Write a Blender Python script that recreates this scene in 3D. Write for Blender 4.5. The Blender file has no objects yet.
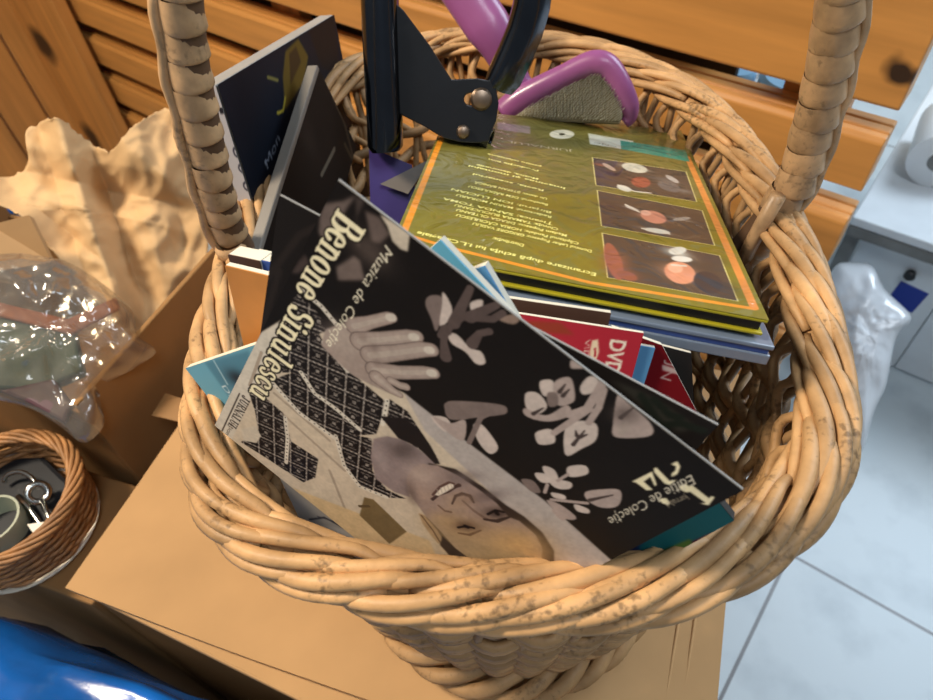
import bpy, math, random
import numpy as np
from mathutils import Vector, noise
random.seed(4); NR = np.random.RandomState(5)
sc = bpy.context.scene; col = sc.collection
V = lambda *a: np.array(a, float)
def nrm(v): v = np.asarray(v, float); return v/np.linalg.norm(v)
# ------------------------------------------------------------------ camera
F = 680.; CX, CY = 466.5, 350.; CZ = .795; CAM = V(0, 0, CZ)
_d = nrm([50, 567, F]); _up = -_d
_f = V(0, 0, 1); _Y = nrm(_f - _up*(_f@_up)); _X = np.cross(_Y, _up)
RC = np.stack([_X, _Y, _up])
def ray(x, y): return RC@V(x-CX, y-CY, F)
def onz(x, y, z):
    r = ray(x, y); return CAM + r*((z-CZ)/r[2])
def onpl(x, y, n, P):
    r = ray(x, y); return CAM + r*((n@(P-CAM))/(n@r))
def atd(x, y, d): return CAM + ray(x, y)/F*d          # at a given depth along the view axis
cd = bpy.data.cameras.new('camera'); cam = bpy.data.objects.new('camera', cd); col.objects.link(cam)
M3 = RC@np.diag([1, -1, -1])
from mathutils import Matrix
mm = Matrix([list(r) for r in M3]).to_4x4(); mm.translation = CAM; cam.matrix_world = mm
cd.sensor_width = 36; cd.lens = F/933*36; cd.clip_start = .01
cd.shift_x = (466.5-CX)/933; cd.dof.use_dof = True; cd.dof.focus_distance = .26; cd.dof.aperture_fstop = 17
sc.camera = cam
# ------------------------------------------------------------------ materials
def lin(c):
    c = np.asarray(c, float)/255.
    return np.where(c <= .04045, c/12.92, ((c+.055)/1.055)**2.4)
def L4(c): return (*lin(c), 1)
def mat(name, c, rough=.5, metal=0, var=.12, vscale=30, bump=0, bscale=200, island=0, spec=.5, coat=0, stretch=None, flecks=0, wave=None, trans=0, subs=None):
    m = bpy.data.materials.new(name); m.use_nodes = True
    N = m.node_tree.nodes; K = m.node_tree.links; b = N['Principled BSDF']
    b.inputs['Roughness'].default_value = rough; b.inputs['Metallic'].default_value = metal
    b.inputs['Specular IOR Level'].default_value = spec; b.inputs['Coat Weight'].default_value = coat
    b.inputs['Coat Roughness'].default_value = .12
    tc = N.new('ShaderNodeTexCoord'); src = tc.outputs['Object']
    if stretch:
        mp = N.new('ShaderNodeMapping'); mp.inputs['Scale'].default_value = stretch[:3]
        if len(stretch) > 3: mp.inputs['Rotation'].default_value = (0, 0, stretch[3]); mp.vector_type = 'TEXTURE'; mp.inputs['Scale'].default_value = [1/s for s in stretch[:3]]
        K.new(src, mp.inputs['Vector']); src = mp.outputs['Vector']
    nz = N.new('ShaderNodeTexNoise'); nz.inputs['Scale'].default_value = vscale; nz.inputs['Detail'].default_value = 5
    K.new(src, nz.inputs['Vector'])
    rp = N.new('ShaderNodeValToRGB'); base = lin(c)
    rp.color_ramp.elements[0].position = .3; rp.color_ramp.elements[1].position = .7
    rp.color_ramp.elements[0].color = (*(base*(1-var*1.6)), 1); rp.color_ramp.elements[1].color = (*np.clip(base*(1+var), 0, 1), 1)
    K.new(nz.outputs['Fac'], rp.inputs['Fac']); out = rp.outputs['Color']
    if island:
        g = N.new('ShaderNodeNewGeometry'); mr = N.new('ShaderNodeMapRange')
        mr.inputs['To Min'].default_value = 1-island; mr.inputs['To Max'].default_value = 1+island*.6
        K.new(g.outputs['Random Per Island'], mr.inputs['Value'])
        hs = N.new('ShaderNodeHueSaturation'); K.new(mr.outputs['Result'], hs.inputs['Value']); K.new(out, hs.inputs['Color']); out = hs.outputs['Color']
    if flecks:
        n2 = N.new('ShaderNodeTexNoise'); n2.inputs['Scale'].default_value = 420; n2.inputs['Detail'].default_value = 3
        n3 = N.new('ShaderNodeTexNoise'); n3.inputs['Scale'].default_value = 38
        K.new(tc.outputs['Object'], n2.inputs['Vector']); K.new(tc.outputs['Object'], n3.inputs['Vector'])
        ad = N.new('ShaderNodeMath'); ad.operation = 'ADD'; K.new(n2.outputs['Fac'], ad.inputs[0]); K.new(n3.outputs['Fac'], ad.inputs[1])
        r2 = N.new('ShaderNodeMapRange'); r2.inputs['From Min'].default_value = 1.12; r2.inputs['From Max'].default_value = 1.3; r2.inputs['To Max'].default_value = flecks
        K.new(ad.outputs[0], r2.inputs['Value'])
        mx = N.new('ShaderNodeMix'); mx.data_type = 'RGBA'; K.new(r2.outputs['Result'], mx.inputs['Factor']); K.new(out, mx.inputs['A']); mx.inputs['B'].default_value = (*(base*.28), 1); out = mx.outputs['Result']
    if wave:                       # wood knots at world points
        g2 = N.new('ShaderNodeNewGeometry')
        for P, r in wave:
            ds = N.new('ShaderNodeVectorMath'); ds.operation = 'DISTANCE'; ds.inputs[1].default_value = P; 
            wn = N.new('ShaderNodeVectorMath'); wn.operation = 'MULTIPLY_ADD'; wn.inputs[1].default_value = (.018,)*3
            n4 = N.new('ShaderNodeTexNoise'); n4.inputs['Scale'].default_value = 40; K.new(g2.outputs['Position'], n4.inputs['Vector'])
            K.new(n4.outputs['Color'], wn.inputs[0]); K.new(g2.outputs['Position'], wn.inputs[2]); K.new(wn.outputs[0], ds.inputs[0])
            r3 = N.new('ShaderNodeMapRange'); r3.inputs['From Min'].default_value = r*1.5; r3.inputs['From Max'].default_value = r*.7; K.new(ds.outputs['Value'], r3.inputs['Value'])
            mx = N.new('ShaderNodeMix'); mx.data_type = 'RGBA'; K.new(r3.outputs['Result'], mx.inputs['Factor']); K.new(out, mx.inputs['A']); mx.inputs['B'].default_value = L4((52, 34, 20)); out = mx.outputs['Result']
    K.new(out, b.inputs['Base Color'])
    if bump:
        n5 = N.new('ShaderNodeTexNoise'); n5.inputs['Scale'].default_value = bscale; n5.inputs['Detail'].default_value = 4
        K.new(src, n5.inputs['Vector']); bp = N.new('ShaderNodeBump'); bp.inputs['Strength'].default_value = bump; bp.inputs['Distance'].default_value = .001
        K.new(n5.outputs['Fac'], bp.inputs['Height']); K.new(bp.outputs['Normal'], b.inputs['Normal'])
    return m
def print_mat(name, rough=.35, coat=0, bump=0, spec=.5):
    m = bpy.data.materials.new(name); m.use_nodes = True; N = m.node_tree.nodes; K = m.node_tree.links; b = N['Principled BSDF']
    a = N.new('ShaderNodeAttribute'); a.attribute_name = 'print'; K.new(a.outputs['Color'], b.inputs['Base Color'])
    b.inputs['Roughness'].default_value = rough; b.inputs['Coat Weight'].default_value = coat; b.inputs['Coat Roughness'].default_value = .08; b.inputs['Specular IOR Level'].default_value = spec
    if bump:
        tc = N.new('ShaderNodeTexCoord'); n = N.new('ShaderNodeTexNoise'); n.inputs['Scale'].default_value = 45; n.inputs['Detail'].default_value = 2; n.inputs['Distortion'].default_value = 1.5
        K.new(tc.outputs['Object'], n.inputs['Vector']); bp = N.new('ShaderNodeBump'); bp.inputs['Strength'].default_value = bump; bp.inputs['Distance'].default_value = .003
        K.new(n.outputs['Fac'], bp.inputs['Height']); K.new(bp.outputs['Normal'], b.inputs['Coat Normal'])
    return m
def film_mat(name, tint=(255, 255, 255), gloss=.5, milk=.1, rough=.12):
    m = bpy.data.materials.new(name); m.use_nodes = True; N = m.node_tree.nodes; K = m.node_tree.links
    N.remove(N['Principled BSDF']); o = N['Material Output']
    t = N.new('ShaderNodeBsdfTransparent'); t.inputs['Color'].default_value = L4(tint)
    g = N.new('ShaderNodeBsdfGlossy'); g.inputs['Roughness'].default_value = rough
    d = N.new('ShaderNodeBsdfDiffuse'); d.inputs['Color'].default_value = L4(tint)
    lw = N.new('ShaderNodeLayerWeight'); lw.inputs['Blend'].default_value = .35
    ml = N.new('ShaderNodeMath'); ml.operation = 'MULTIPLY_ADD'; ml.inputs[1].default_value = gloss; ml.inputs[2].default_value = .06; K.new(lw.outputs['Facing'], ml.inputs[0])
    a = N.new('ShaderNodeMixShader'); a.inputs[0].default_value = milk; K.new(t.outputs[0], a.inputs[1]); K.new(d.outputs[0], a.inputs[2])
    e = N.new('ShaderNodeMixShader'); K.new(ml.outputs[0], e.inputs[0]); K.new(a.outputs[0], e.inputs[1]); K.new(g.outputs[0], e.inputs[2]); K.new(e.outputs[0], o.inputs['Surface'])
    return m
n_r = nrm([.655, .755, 0]); u_r = nrm([.755, -.655, 0]); RP = n_r*.5     # slatted rack plane
def rk(u, c, z): return u_r*u + n_r*c + V(0, 0, z)
RANG = math.atan2(u_r[1], u_r[0])
KN = [(tuple(onpl(912, 52, n_r, RP)), .0085), (tuple(onpl(928, 55, n_r, RP)), .006), (tuple(onpl(52, 35, n_r, n_r*.49)), .028), (tuple(onpl(100, 128, n_r, n_r*.49)), .026), (tuple(onpl(640, 30, n_r, RP)), .003)]
M = dict(
 wick=mat('wicker', (196, 154, 106), .5, var=.22, vscale=60, bump=.25, bscale=350, island=.24, flecks=.75, spec=.35),
 wickwall=mat('wicker_wall', (178, 140, 96), .55, var=.2, vscale=60, bump=.25, bscale=350, island=.2, flecks=.6, spec=.35),
 cane=mat('cane', (196, 158, 116), .4, var=.24, vscale=90, bump=.2, bscale=300, island=.16, flecks=.6),
 canedark=mat('cane_core', (96, 70, 48), .6),
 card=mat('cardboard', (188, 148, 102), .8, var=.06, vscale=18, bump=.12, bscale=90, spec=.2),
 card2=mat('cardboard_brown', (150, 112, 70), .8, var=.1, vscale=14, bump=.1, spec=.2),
 tape=mat('tape', (158, 118, 74), .45, var=.06),
 kraft=mat('kraft_paper', (204, 168, 122), .75, var=.08, vscale=20, bump=.2, bscale=120, spec=.2),
 wood=mat('pine', (208, 146, 76), .45, var=.13, vscale=9, stretch=(.6, 7, 7, RANG), wave=KN[:2]+KN[4:], island=.08),
 wood2=mat('pine_upright', (198, 138, 72), .5, var=.13, vscale=9, stretch=(8, 8, .6), wave=KN[2:4]),
 white=mat('white_laminate', (226, 232, 236), .35, var=.03), greyedge=mat('grey_edge', (120, 122, 120), .4, var=.2, vscale=25),
 steel=mat('steel', (190, 190, 185), .22, 1, var=.1), black=mat('black_enamel', (18, 20, 25), .3, 0, var=.3, coat=.4, spec=.6, bump=.1),
 blackm=mat('black_channel', (66, 72, 82), .2, 1., var=.2, coat=.6), rivet=mat('rivet', (150, 130, 112), .4, 1),
 pink=mat('pink_plastic', (146, 82, 134), .32, var=.08, coat=.2), pad=mat('brush_pad', (150, 140, 112), .7), wire=mat('bristle_wire', (205, 200, 180), .3, .9),
 blueplastic=mat('blue_bag', (22, 98, 184), .24, var=.3, vscale=12, coat=.3, spec=.6, bump=1., bscale=38), sticker=mat('blue_sticker', (16, 50, 150), .4, var=.03),
 tub=mat('pale_blue_tub', (150, 196, 226), .35, var=.03), knob=mat('dark_knob', (30, 32, 36), .4),
 tblack=mat('black_board', (24, 20, 19), .4, var=.2), thinedge=mat('sleeve_edge', (150, 146, 140), .5, var=.06), darkback=mat('gap_shade', (46, 36, 28), .7), cream=mat('paper_edge', (222, 214, 194), .7, var=.06), orange=mat('orange_card', (206, 136, 66), .5, var=.14),
 brown=mat('brown_card', (74, 48, 36), .5, var=.1), navy=mat('blue_card', (58, 84, 150), .5, var=.06), lblue=mat('light_blue_card', (104, 178, 206), .45, var=.05),
 lblue2=mat('sky_card', (92, 150, 196), .45, var=.05), red=mat('red_card', (184, 48, 60), .45, var=.06), dred=mat('dark_red_card', (120, 18, 24), .4, var=.12),
 purple=mat('purple_card', (60, 46, 112), .4, var=.15), grey=mat('grey_plastic', (128, 120, 112), .35, var=.12), palegrey=mat('pale_grey_paper', (186, 184, 180), .6, var=.05),
 olive=mat('olive_card', (168, 156, 30), .4, var=.06), casegrey=mat('case_grey', (112, 126, 146), .22, var=.06, coat=.5), casedark=mat('case_dark', (26, 26, 24), .3, var=.1),
 green=mat('pale_pot', (170, 174, 152), .4, var=.06), dgreen=mat('dark_green_box', (48, 74, 62), .5, var=.3), rust=mat('rust_strap', (150, 84, 50), .6), dmaroon=mat('maroon_box', (84, 52, 60), .5),
 bone=mat('white_card', (232, 226, 210), .55, var=.04), swick=mat('dark_wicker', (172, 122, 74), .55, var=.25, vscale=60, island=.25, flecks=.5), spine=mat('silver_spine', (178, 176, 178), .35, var=.05), gspine=mat('grey_spine', (118, 112, 104), .4, var=.1),
 ink=mat('ink', (40, 38, 44), .5, var=0), floor=None, wall=mat('plaster', (196, 206, 212), .8, var=.03, vscale=5))
M['film'] = film_mat('clear_film'); M['bag'] = film_mat('clear_bag', (232, 226, 214), .6, .09, .14); M['wbag'] = film_mat('white_bag', (240, 244, 248), .5, .86, .25)
P_gloss = print_mat('printed_cover', .55, .0, 0, .14); P_wrap = print_mat('shrink_wrapped_print', .4, .8, .9)
# floor tiles: seams follow the rack direction
def floor_mat():
    m = bpy.data.materials.new('floor_tiles'); m.use_nodes = True; N = m.node_tree.nodes; K = m.node_tree.links; b = N['Principled BSDF']
    tc = N.new('ShaderNodeTexCoord'); mp = N.new('ShaderNodeMapping'); mp.vector_type = 'TEXTURE'
    q = onz(766, 603, 0); q2 = onz(815, 568, 0)
    s = .45
    # junction of both seams: in rack coordinates
    uu, cc = u_r@q, n_r@q2
    P = u_r*uu+n_r*cc
    mp.inputs['Location'].default_value = (P[0], P[1], 0); mp.inputs['Rotation'].default_value = (0, 0, RANG); mp.inputs['Scale'].default_value = (1, 1, 1)
    K.new(tc.outputs['Object'], mp.inputs['Vector'])
    br = N.new('ShaderNodeTexBrick'); br.offset = 0; br.squash = 1
    br.inputs['Scale'].default_value = 1; br.inputs['Mortar Size'].default_value = .0022; br.inputs['Mortar Smooth'].default_value = .2
    br.inputs['Brick Width'].default_value = s; br.inputs['Row Height'].default_value = s
    br.inputs['Color1'].default_value = L4((204, 214, 218)); br.inputs['Color2'].default_value = L4((198, 209, 214)); br.inputs['Mortar'].default_value = L4((122, 122, 124))
    K.new(mp.outputs['Vector'], br.inputs['Vector'])
    nz = N.new('ShaderNodeTexNoise'); nz.inputs['Scale'].default_value = 14; nz.inputs['Detail'].default_value = 6; K.new(tc.outputs['Object'], nz.inputs['Vector'])
    rp = N.new('ShaderNodeValToRGB'); rp.color_ramp.elements[0].position = .25; rp.color_ramp.elements[0].color = (.72, .74, .76, 1); rp.color_ramp.elements[1].position = .5; rp.color_ramp.elements[1].color = (1, 1, 1, 1)
    K.new(nz.outputs['Fac'], rp.inputs['Fac']); mx = N.new('ShaderNodeMix'); mx.data_type = 'RGBA'; mx.blend_type = 'MULTIPLY'; mx.inputs['Factor'].default_value = .8
    K.new(br.outputs['Color'], mx.inputs['A']); K.new(rp.outputs['Color'], mx.inputs['B']); K.new(mx.outputs['Result'], b.inputs['Base Color'])
    b.inputs['Roughness'].default_value = .35
    return m
M['floor'] = floor_mat()
# ------------------------------------------------------------------ mesh builder
class MB:
    def __init__(s): s.v = []; s.f = []; s.mi = []; s.k = 0
    def add(s, vs, fs):
        o = len(s.v); s.v += [tuple(p) for p in vs]; s.f += [tuple(i+o for i in f) for f in fs]; s.mi += [s.k]*len(fs); return s
    def hexa(s, a):               # 8 corners: bottom ring of 4 then top ring of 4
        return s.add(a, [(3, 2, 1, 0), (4, 5, 6, 7), (0, 1, 5, 4), (1, 2, 6, 5), (2, 3, 7, 6), (3, 0, 4, 7)])
    def obox(s, O, ex, ey, ez):   # oriented box from corner and three edge vectors
        O, ex, ey, ez = [np.asarray(q, float) for q in (O, ex, ey, ez)]
        return s.hexa([O, O+ex, O+ex+ey, O+ey, O+ez, O+ex+ez, O+ex+ey+ez, O+ey+ez])
    def prism(s, pts, off):       # polygon extruded along off
        pts = [np.asarray(p, float) for p in pts]; n = len(pts); off = np.asarray(off, float)
        return s.add(pts+[p+off for p in pts], [tuple(range(n))[::-1], tuple(range(n, 2*n))]+[(i, (i+1) % n, n+(i+1) % n, n+i) for i in range(n)])
    def tube(s, path, r, ns=7, flat=1., up=None, closed=False, cap=True):
        P = np.asarray(path, float); n = len(P); r = np.broadcast_to(np.asarray(r, float), (n,))
        T = np.gradient(P, axis=0) if not closed else (np.roll(P, -1, 0)-np.roll(P, 1, 0))
        T /= np.linalg.norm(T, axis=1)[:, None]+1e-12
        vs = []; N0 = None
        for i in range(n):
            if up is not None: a = np.asarray(up[i] if np.ndim(up) == 2 else up, float)
            else: a = N0 if N0 is not None else (V(0, 0, 1) if abs(T[i][2]) < .9 else V(1, 0, 0))
            N0 = a-T[i]*(a@T[i]); N0 /= np.linalg.norm(N0)+1e-12; B = np.cross(T[i], N0)
            for k in range(ns):
                t = 2*math.pi*k/ns; vs.append(P[i]+r[i]*(flat*math.cos(t)*N0+math.sin(t)*B))
        m = n if closed else n-1
        fs = [(i*ns+k, i*ns+(k+1) % ns, ((i+1) % n)*ns+(k+1) % ns, ((i+1) % n)*ns+k) for i in range(m) for k in range(ns)]
        if cap and not closed: fs += [tuple(range(ns))[::-1], tuple((n-1)*ns+k for k in range(ns))]
        return s.add(vs, fs)
    def lathe(s, O, ax, prof, ns=28, cap=(True, True)):
        ax = nrm(ax); a = nrm(np.cross(ax, V(1, 0, 0) if abs(ax[0]) < .8 else V(0, 1, 0))); b = np.cross(ax, a)
        vs = [np.asarray(O)+ax*h+r*(math.cos(2*math.pi*k/ns)*a+math.sin(2*math.pi*k/ns)*b) for h, r in prof for k in range(ns)]
        n = len(prof); fs = [(i*ns+k, i*ns+(k+1) % ns, (i+1)*ns+(k+1) % ns, (i+1)*ns+k) for i in range(n-1) for k in range(ns)]
        if cap[0]: fs.append(tuple(range(ns))[::-1])
        if cap[1]: fs.append(tuple((n-1)*ns+k for k in range(ns)))
        return s.add(vs, fs)
    def build(s, name, mats, parent=None, smooth=True, bevel=0, label=None):
        o0 = np.array(parent_loc(parent)) if parent else V(0, 0, 0)
        me = bpy.data.meshes.new(name); me.from_pydata([tuple(np.asarray(p)-o0) for p in s.v], [], s.f)
        for m in (mats if isinstance(mats, (list, tuple)) else [mats]): me.materials.append(m)
        me.polygons.foreach_set('material_index', s.mi)
        o = bpy.data.objects.new(name, me); col.objects.link(o)
        if parent: o.parent = parent
        if smooth is True: me.polygons.foreach_set('use_smooth', [True]*len(me.polygons))
        elif smooth: 
            me.polygons.foreach_set('use_smooth', [True]*len(me.polygons)); me.set_sharp_from_angle(angle=math.radians(smooth))
        if bevel:
            b = o.modifiers.new('bevel', 'BEVEL'); b.width = bevel; b.segments = 2; b.limit_method = 'ANGLE'
        if label: o['label'] = label
        return o
def parent_loc(o):
    l = V(0, 0, 0)
    while o is not None: l = l+np.array(o.location); o = o.parent
    return l
def tag(o, label=None, cat=None, group=None, kind=None):
    for k, v in (('label', label), ('category', cat), ('group', group), ('kind', kind)):
        if v: o[k] = v
    return o
def thing(name, loc, label, cat, group=None):
    o = bpy.data.objects.new(name, None); o.location = loc; o.empty_display_size = .02; col.objects.link(o); return tag(o, label, cat, group)
def spline(pts, n, closed=False):
    P = np.asarray(pts, float); m = len(P); out = []
    segs = m if closed else m-1
    for i in range(segs):
        p0, p1, p2, p3 = (P[(i+k) % m] for k in (-1, 0, 1, 2)) if closed else (P[max(i-1, 0)], P[i], P[i+1], P[min(i+2, m-1)])
        for t in np.arange(24)/24.:
            out.append(.5*((2*p1)+(p2-p0)*t+(2*p0-5*p1+4*p2-p3)*t*t+(3*p1-p0-3*p2+p3)*t**3))
    if not closed: out.append(P[-1])
    Q = np.array(out); R = np.vstack([Q, Q[:1]]) if closed else Q
    d = np.r_[0, np.cumsum(np.linalg.norm(np.diff(R, axis=0), axis=1))]
    tt = np.linspace(0, d[-1], n+1)[:-1] if closed else np.linspace(0, d[-1], n)
    return np.stack([np.interp(tt, d, R[:, k]) for k in range(R.shape[1])], 1)
# ------------------------------------------------------------------ print raster
def inpoly(x, y, P):
    c = np.zeros(x.shape, bool); n = len(P)
    for i in range(n):
        x1, y1 = P[i]; x2, y2 = P[(i+1) % n]
        if y1 == y2: continue
        k = ((y1 > y) != (y2 > y)) & (x < (x2-x1)*(y-y1)/(y2-y1)+x1); c ^= k
    return c
class Canvas:
    """flat artwork in the plane of a cover; photo pixel or plane coordinates in, colours out"""
    def __init__(s, n, P, corners, ppm, bg):
        s.n = n; s.P = P; s.ex = nrm(np.cross(V(0, 0, 1), n)) if abs(n[2]) < .8 else nrm(RC[:, 0]-n*(RC[:, 0]@n)); s.ey = np.cross(n, s.ex)
        q = np.array([s.pl(c) for c in corners]); s.lo = q.min(0)-.001; s.ppm = ppm; w, h = ((q.max(0)+.001-s.lo)*ppm).astype(int)+1
        s.a = np.zeros((h, w, 3)); s.a[:] = bg; s.h, s.w = h, w; s.Y, s.X = np.mgrid[0:h, 0:w].astype(float)
    def pl(s, p): d = np.asarray(p)-s.P; return V(d@s.ex, d@s.ey)
    def px(s, p): return (s.pl(onpl(p[0], p[1], s.n, s.P))-s.lo)*s.ppm      # photo pixel -> canvas
    def win(s, Q, pad):
        q = np.asarray(Q); a = np.floor(q.min(0)-pad).astype(int); b = np.ceil(q.max(0)+pad).astype(int)+1
        return slice(max(a[1], 0), max(min(b[1], s.h), 0)), slice(max(a[0], 0), max(min(b[0], s.w), 0))
    def put(s, w, cov, c):
        s.a[w] += (np.asarray(c, float)-s.a[w])*np.clip(cov, 0, 1)[..., None]
    def cpoly(s, Q, c, soft=0, pat=None):
        w = s.win(Q, 2); X, Y = s.X[w], s.Y[w]
        if not X.size: return
        k = sum(inpoly(X+dx, Y+dy, Q).astype(float) for dx in (-.25, .25) for dy in (-.25, .25))/4
        for _ in range(soft):
            p = np.pad(k, 1, mode='edge'); k = (p[1:-1, 1:-1]*2+p[:-2, 1:-1]+p[2:, 1:-1]+p[1:-1, :-2]+p[1:-1, 2:])/6
        s.put(w, k, c if pat is None else pat(X, Y))
    def petal(s, pts, c, soft=1): q = spline([(*p, 0) for p in pts], max(24, 6*len(pts)), True)[:, :2]; s.cpoly([s.px(p) for p in q], c, soft)
    def poly(s, pts, c, soft=0, pat=None): s.cpoly([s.px(p) for p in pts], c, soft, pat)
    def cstroke(s, Q, wd, c):      # round strokes; wd in canvas px (one value or one per point)
        Q = np.asarray(Q, float); wd = np.broadcast_to(np.asarray(wd, float), (len(Q),)); w = s.win(Q, wd.max()+2)
        X, Y = s.X[w], s.Y[w]
        if not X.size: return
        D = np.full(X.shape, 1e9)
        for i in range(len(Q)-1):
            a, b = Q[i], Q[i+1]; d = b-a; t = np.clip(((X-a[0])*d[0]+(Y-a[1])*d[1])/(d@d+1e-9), 0, 1)
            D = np.minimum(D, np.hypot(X-a[0]-t*d[0], Y-a[1]-t*d[1])-(wd[i]+(wd[i+1]-wd[i])*t)/2)
        s.put(w, .5-D, c)
    def stroke(s, pts, mm_, c): s.cstroke([s.px(p) for p in pts], np.asarray(mm_)*.001*s.ppm, c)
    def blob(s, p, rx, ry, c, ang=0, a=1., ):   # soft tone: radii in mm, angle as seen
        q = s.px(p); k = .001*s.ppm; R = max(rx, ry)*k*2.2; w = s.win([q], R); X, Y = s.X[w]-q[0], s.Y[w]-q[1]
        ca, sa = math.cos(ang), math.sin(ang); u, v = (X*ca+Y*sa)/(rx*k), (-X*sa+Y*ca)/(ry*k); s.put(w, a*np.exp(-(u*u+v*v)*1.2), c)
    def frame(s, p0, p1):          # text frame: origin, direction, up
        a, b = s.px(p0), s.px(p1); t = b-a; L = np.linalg.norm(t); t = t/L; return a, t, V(-t[1], t[0]), L
    def serif(s, txt, p0, p1, cap, c, outline=None, ol=.5):   # bold serif lettering fitted between two photo points
        a, t, up, L = s.frame(p0, p1); H = cap*.001*s.ppm; adv = [GW[ch] for ch in txt]; sx = L/sum(adv)
        for pas in ([1, 0] if outline is not None else [0]):
            x = 0
            for ch, ad in zip(txt, adv):
                for st in GL[ch]:
                    Q = [a+t*(x+p[0])*sx+up*p[1]*H for p in st]; W = np.array([p[2] for p in st])*(.5*sx+.5*H)
                    s.cstroke(Q, W+(ol*.002*s.ppm if pas else 0), outline if pas else c)
                x += ad
    def text(s, txt, p0, p1, cap, c, shear=0, bold=0):
        a, t, up, L = s.frame(p0, p1); tri = glyphs(txt, bold); lo, hi = tri.reshape(-1, 2).min(0), tri.reshape(-1, 2).max(0)
        sx = L/(hi[0]-lo[0]+1e-6); H = cap*.001*s.ppm/.73
        q = tri.reshape(-1, 2); x = (q[:, 0]-lo[0])*sx+q[:, 1]*H*shear; Q = a+x[:, None]*t+(q[:, 1]*H)[:, None]*up
        Q = Q.reshape(-1, 3, 2); w = s.win(Q.reshape(-1, 2), 2); cov = np.zeros(s.X[w].shape)
        if not cov.size: return
        oy, ox = w[0].start, w[1].start
        for T in Q:
            v = s.win(T, 1); X, Y = s.X[v], s.Y[v]
            if not X.size: continue
            d = (T[1][0]-T[0][0])*(T[2][1]-T[0][1])-(T[1][1]-T[0][1])*(T[2][0]-T[0][0])
            if abs(d) < 1e-9: continue
            k = 0
            for dx, dy in ((-.25, -.25), (.25, -.25), (-.25, .25), (.25, .25)):
                e = [((T[(i+1) % 3][0]-T[i][0])*(Y+dy-T[i][1])-(T[(i+1) % 3][1]-T[i][1])*(X+dx-T[i][0]))*np.sign(d) >= 0 for i in range(3)]
                k = k+(e[0] & e[1] & e[2])*.25
            z = (slice(v[0].start-oy, v[0].stop-oy), slice(v[1].start-ox, v[1].stop-ox)); cov[z] = np.minimum(1, cov[z]+k)
        s.put(w, cov, c)
    def sheet(s, name, quad, nu, nv, m, parent, lift=.00025, curve=None):   # fine grid that carries the artwork
        A, B, C, D = [np.asarray(q) for q in quad]; g, h = np.meshgrid(np.linspace(0, 1, nu), np.linspace(0, 1, nv)); g, h = g.ravel()[:, None], h.ravel()[:, None]
        P = (1-h)*((1-g)*A+g*B)+h*((1-g)*D+g*C); d = P-s.P; x = (d@s.ex-s.lo[0])*s.ppm; y = (d@s.ey-s.lo[1])*s.ppm
        x = np.clip(x, 0, s.w-1.001); y = np.clip(y, 0, s.h-1.001); i, j = x.astype(int), y.astype(int); fx, fy = (x-i)[:, None], (y-j)[:, None]
        a = s.a; cc = (1-fy)*((1-fx)*a[j, i]+fx*a[j, i+1])+fy*((1-fx)*a[j+1, i]+fx*a[j+1, i+1])
        P = P+s.n*lift
        if curve is not None: P = P+curve(g, h)
        P = P-parent_loc(parent)
        I = np.arange(nu*nv).reshape(nv, nu); f = np.stack([I[:-1, :-1], I[:-1, 1:], I[1:, 1:], I[1:, :-1]], -1).reshape(-1, 4)
        if np.cross(B-A, D-A)@s.n < 0: f = f[:, ::-1]
        me = bpy.data.meshes.new(name); me.vertices.add(len(P)); me.vertices.foreach_set('co', P.astype(np.float32).ravel())
        me.loops.add(f.size); me.loops.foreach_set('vertex_index', f.ravel().astype(np.int32)); me.polygons.add(len(f)); me.polygons.foreach_set('loop_start', np.arange(0, f.size, 4, dtype=np.int32))
        me.update(calc_edges=True); at = me.color_attributes.new('print', 'FLOAT_COLOR', 'POINT')
        at.data.foreach_set('color', np.concatenate([lin(np.clip(cc, 0, 255)), np.ones((len(cc), 1))], 1).astype(np.float32).ravel())
        me.materials.append(m); me.polygons.foreach_set('use_smooth', np.ones(len(f), bool)); o = bpy.data.objects.new(name, me); col.objects.link(o); o.parent = parent; return o
_gc = {}
def glyphs(txt, bold=0):
    if (txt, bold) in _gc: return _gc[(txt, bold)]
    cu = bpy.data.curves.new('lettering', 'FONT'); cu.body = txt; cu.size = 1; cu.offset = bold; cu.resolution_u = 3
    o = bpy.data.objects.new('lettering', cu); me = o.to_mesh(); me.calc_loop_triangles()
    T = np.array([[me.vertices[i].co[:2] for i in t.vertices] for t in me.loop_triangles]); o.to_mesh_clear(); bpy.data.objects.remove(o); bpy.data.curves.remove(cu)
    _gc[(txt, bold)] = T; return T
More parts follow.
